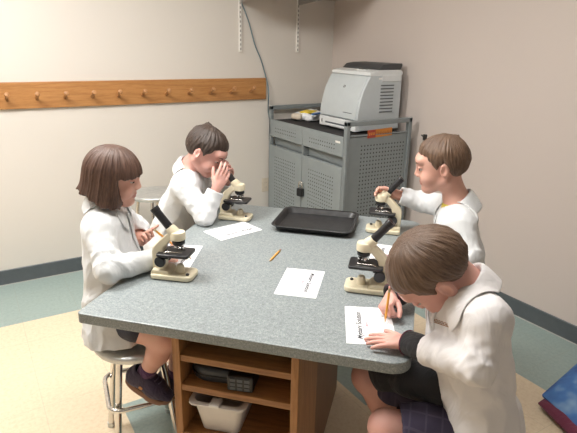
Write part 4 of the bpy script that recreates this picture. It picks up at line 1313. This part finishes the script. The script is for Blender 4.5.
# ------------------------------------------------------------------ tray, papers, pencils
ty = TF('serving_tray', .525, 1.016, TABLE_Z, 1, 'black plastic cafeteria tray lying near the back edge of the table', 'tray')
lay = [(.148, .128, .030, .000), (.160, .138, .032, .004), (.174, .152, .036, .020), (.183, .161, .040, .022), (.183, .161, .040, .019), (.175, .153, .036, .0165), (.160, .139, .032, .0015)]
L_ = [(rrect(-a, a, -b, b, r, 6), z) for a, b, r, z in lay]
# upper skin first, then the underside
order = [(.148, .120, .029, .0035), (.158, .129, .032, .006), (.170, .141, .036, .027), (.179, .150, .040, .030), (.182, .153, .041, .028), (.173, .144, .037, .024), (.160, .131, .033, .002), (.148, .120, .029, .0)]
mb = MB(); n_ = 28; vs = []
for a, b, r, z in order: vs += [(p[0], p[1], z) for p in rrect(-a, a, -b, b, r, 6)]
fs = [tuple(range(n_)), tuple(range(len(vs)-1, len(vs)-n_-1, -1))]
for i in range(len(order)-1):
    for k in range(n_): fs.append((i*n_+k, (i+1)*n_+k, (i+1)*n_+(k+1) % n_, i*n_+(k+1) % n_))
mb.add(vs, fs); obj('tray_body', mb, 'tray', ty, smooth=35)

def sheet(u, v, rz, label, circles=True, lines=True, size=(.2159, .1397)):
    """half-sheet worksheet; its own x runs along the writing"""
    e = TF('worksheet', u, v, TABLE_Z, rz, label, 'paper', 'printed half sheets on the table')
    w, h = size[0]/2, size[1]/2
    obj('paper', MB().box(-w, w, -h, h, .0002, .0009), 'paper', e)
    text_mesh('Mystery Solution', .0225, 'ink', e, 'heading', (-.005, h-.040, .0010), (0, 0, 0), .15)
    text_mesh('clues', .013, 'ink_pink', e, 'subheading', (0, h-.062, .0010), (0, 0, 0), .1)
    mb = MB()
    for j in range(16):
        x = -.078+j*.0095; mb.box(x, x+.0062, -.0125, -.0105, .0009, .0011)
    obj('text_line', mb, 'ink_grey', e)
    mb = MB()
    for j in range(9):
        x = -.04+j*.009; mb.box(x, x+.006, h-.018, h-.0165, .0009, .0011)
    obj('small_print', mb, 'ink_grey', e)
    if circles:
        for j in range(4):
            c = (-.069+j*.046, -.040)
            obj('drawing_circle', MB().tube([(c[0]+.0165*math.cos(t), c[1]+.0165*math.sin(t), .0011) for t in np.linspace(0, 2*math.pi, 33)[:-1]], 0.0007, 4, closed=True), 'ink_grey', e)
    return e
sheet(.596, .403, -87, 'white printed half sheet lying alone in the middle of the table', circles=False)
sheet(.857, .180, 100, 'white printed half sheet under the writing boy\'s hands', circles=True)
sheet(.192, .825, -125, 'white printed half sheet in front of the bent boy\'s microscope', circles=False)
sheet(.092, .497, -79, 'white printed half sheet behind the girl\'s microscope', circles=False)
sheet(.872, .742, 88, 'white printed half sheet between the two microscopes at the right', circles=False)

def make_pencil(tip, end, label, sharp=True, eraser=True):
    tip, end = W(*tip), W(*end); L = (end-tip).length
    e = empty('pencil', tip, 0, label, 'pencil', 'yellow pencils'); e.rotation_euler = (end-tip).to_track_quat('Z', 'Y').to_euler()
    obj('barrel', MB().lathe([(.0037, .016), (.0037, L-.020)], 6), 'pencil', e)
    obj('sharpened_tip', MB().lathe([(.0012, .004), (.0036, .0165)], 12), 'pencil_wood', e, smooth=40)
    obj('lead', MB().lathe([(.0002, 0), (.0012, .0045)], 10), 'lead', e, smooth=40)
    if eraser:
        obj('ferrule', MB().lathe([(.0038, L-.021), (.0040, L-.015), (.0038, L-.009)], 12), 'ferrule', e, smooth=40)
        obj('eraser', MB().lathe([(.0035, L-.010), (.0036, L-.003), (.0028, L)], 12), 'eraser', e, smooth=40)
    return e
make_pencil((.443, .538, TABLE_Z+.0038), (.452, .664, TABLE_Z+.0038), 'short yellow pencil lying alone on the grey tabletop')
make_pencil((.900, .198, TABLE_Z+.0016), (.905, .222, .885), 'yellow pencil held upright in the writing boy\'s fist')
make_pencil((.160, .470, TABLE_Z+.004), (.012, .450, .891), 'yellow pencil held slanting by the girl behind her microscope')

# ------------------------------------------------------------------ stools
def make_stool(label, loc, rz, H=.48):
    e = empty('lab_stool', loc, rz, label, 'stool', 'round metal stools')
    obj('seat', MB().lathe([(.135, H-.030), (.154, H-.028), (.160, H-.018), (.160, H-.008), (.154, H-.001), (.135, H), (.06, H-.004), (.01, H-.005)], 40), 'steel', e, smooth=50)
    k = .170
    for a in (45, 135, 225, 315):
        ca, sa = math.cos(R(a)), math.sin(R(a))
        lg = obj('leg', MB().tube([(.105*ca, .105*sa, H-.030), (k*ca, k*sa, .012)], .0125, 14), 'chrome', e, smooth=60)
        obj('foot_cap', MB().lathe([(.014, 0), (.0155, .004), (.0145, .022)], 14, Matrix.Translation((k*ca, k*sa, 0))), 'steel', lg, smooth=40)
    return e
def ring(e, z, a, r=.0095):
    mb = MB(); pts = [(p[0], p[1], z) for p in rrect(-a, a, -a, a, .045, 6)]
    mb.tube(pts, r, 12, closed=True); return obj('foot_ring', mb, 'chrome', e, smooth=60)
s1 = make_stool('chrome stool with a bent foot ring, under the girl with the bob', W(-.034, .363, 0), TH+R(38), .478)
ring(s1, .25, .128)
s2 = make_stool('empty round steel stool standing by the back wall', (1.0, 3.31, 0), R(20), .60)
ring(s2, .22, .155)
s3 = make_stool('steel stool under the boy who is writing', W(1.19, .13, 0), TH+R(10), .475)
ring(s3, .2, .142)

# ------------------------------------------------------------------ bag at the lower right
bg = empty('tote_bag', (2.02, 1.08, 0), R(BAG_RZ), 'blue cloth bag with dark maroon base leaning on the floor by the right wall', 'bag')
def slab(name, quad, th, mat, z_wave=.006, seed=1):
    """thick soft panel from four corners"""
    q = [np.array(p, float) for p in quad]; n = np.cross(q[1]-q[0], q[3]-q[0]); n /= np.linalg.norm(n)
    NU, NV = 18, 18; P = []
    for i in range(NU):
        for j in range(NV):
            a, b = i/(NU-1), j/(NV-1)
            p = q[0]*(1-a)*(1-b)+q[1]*a*(1-b)+q[2]*a*b+q[3]*(1-a)*b
            bulge = th*(1-(2*a-1)**4)*(1-(2*b-1)**4)
            P.append((p, bulge))
    pts = np.array([p for p, _ in P]); bu = np.array([b for _, b in P]); w = waves(pts, 38, seed, 5)*z_wave
    top = pts+n*(bu+th*.15+w*(bu > 0))[:, None]; bot = pts-n*(bu+th*.15)[:, None]
    mb = MB(); fs = []; K = NU*NV
    for i in range(NU-1):
        for j in range(NV-1):
            a = i*NV+j; fs += [(a, a+NV, a+NV+1, a+1), (K+a, K+a+1, K+a+NV+1, K+a+NV)]
    edge = [i*NV for i in range(NU)]+[(NU-1)*NV+j for j in range(1, NV)]+[i*NV+NV-1 for i in range(NU-2, -1, -1)]+[j for j in range(NV-2, 0, -1)]
    for k in range(len(edge)):
        a, b = edge[k], edge[(k+1) % len(edge)]; fs.append((a, b, K+b, K+a))
    mb.add(np.concatenate([top, bot]), fs); return obj(name, mb, mat, bg, smooth=60)
BAG()

# ------------------------------------------------------------------ camera and light
cam = bpy.data.cameras.new('camera'); co = bpy.data.objects.new('camera', cam); COL.objects.link(co)
f_px = 521.77; cam.sensor_fit = 'HORIZONTAL'; cam.sensor_width = 36; cam.lens = 36*f_px/577; cam.clip_start = .02
yaw, pitch, roll = R(31.853), R(18.27), R(1.1486)
fwd = Vector((math.sin(yaw)*math.cos(pitch), math.cos(yaw)*math.cos(pitch), -math.sin(pitch)))
rt = Vector((math.cos(yaw), -math.sin(yaw), 0)); up = rt.cross(fwd)
r2 = math.cos(roll)*rt+math.sin(roll)*up; u2 = -math.sin(roll)*rt+math.cos(roll)*up
co.matrix_world = Matrix.Translation((0, 0, CAM_H)) @ Matrix((r2, u2, -fwd)).transposed().to_4x4()
sc.camera = co
w = bpy.data.worlds.new('room_ambient'); sc.world = w; w.use_nodes = True
bgn = w.node_tree.nodes['Background']; bgn.inputs[0].default_value = (*WORLD_C, 1); bgn.inputs[1].default_value = WORLD_E
sc.view_settings.view_transform = 'Standard'; sc.view_settings.look = 'None'
sc.view_settings.exposure = EXPO; sc.view_settings.gamma = 1; sc.view_settings.use_curve_mapping = False
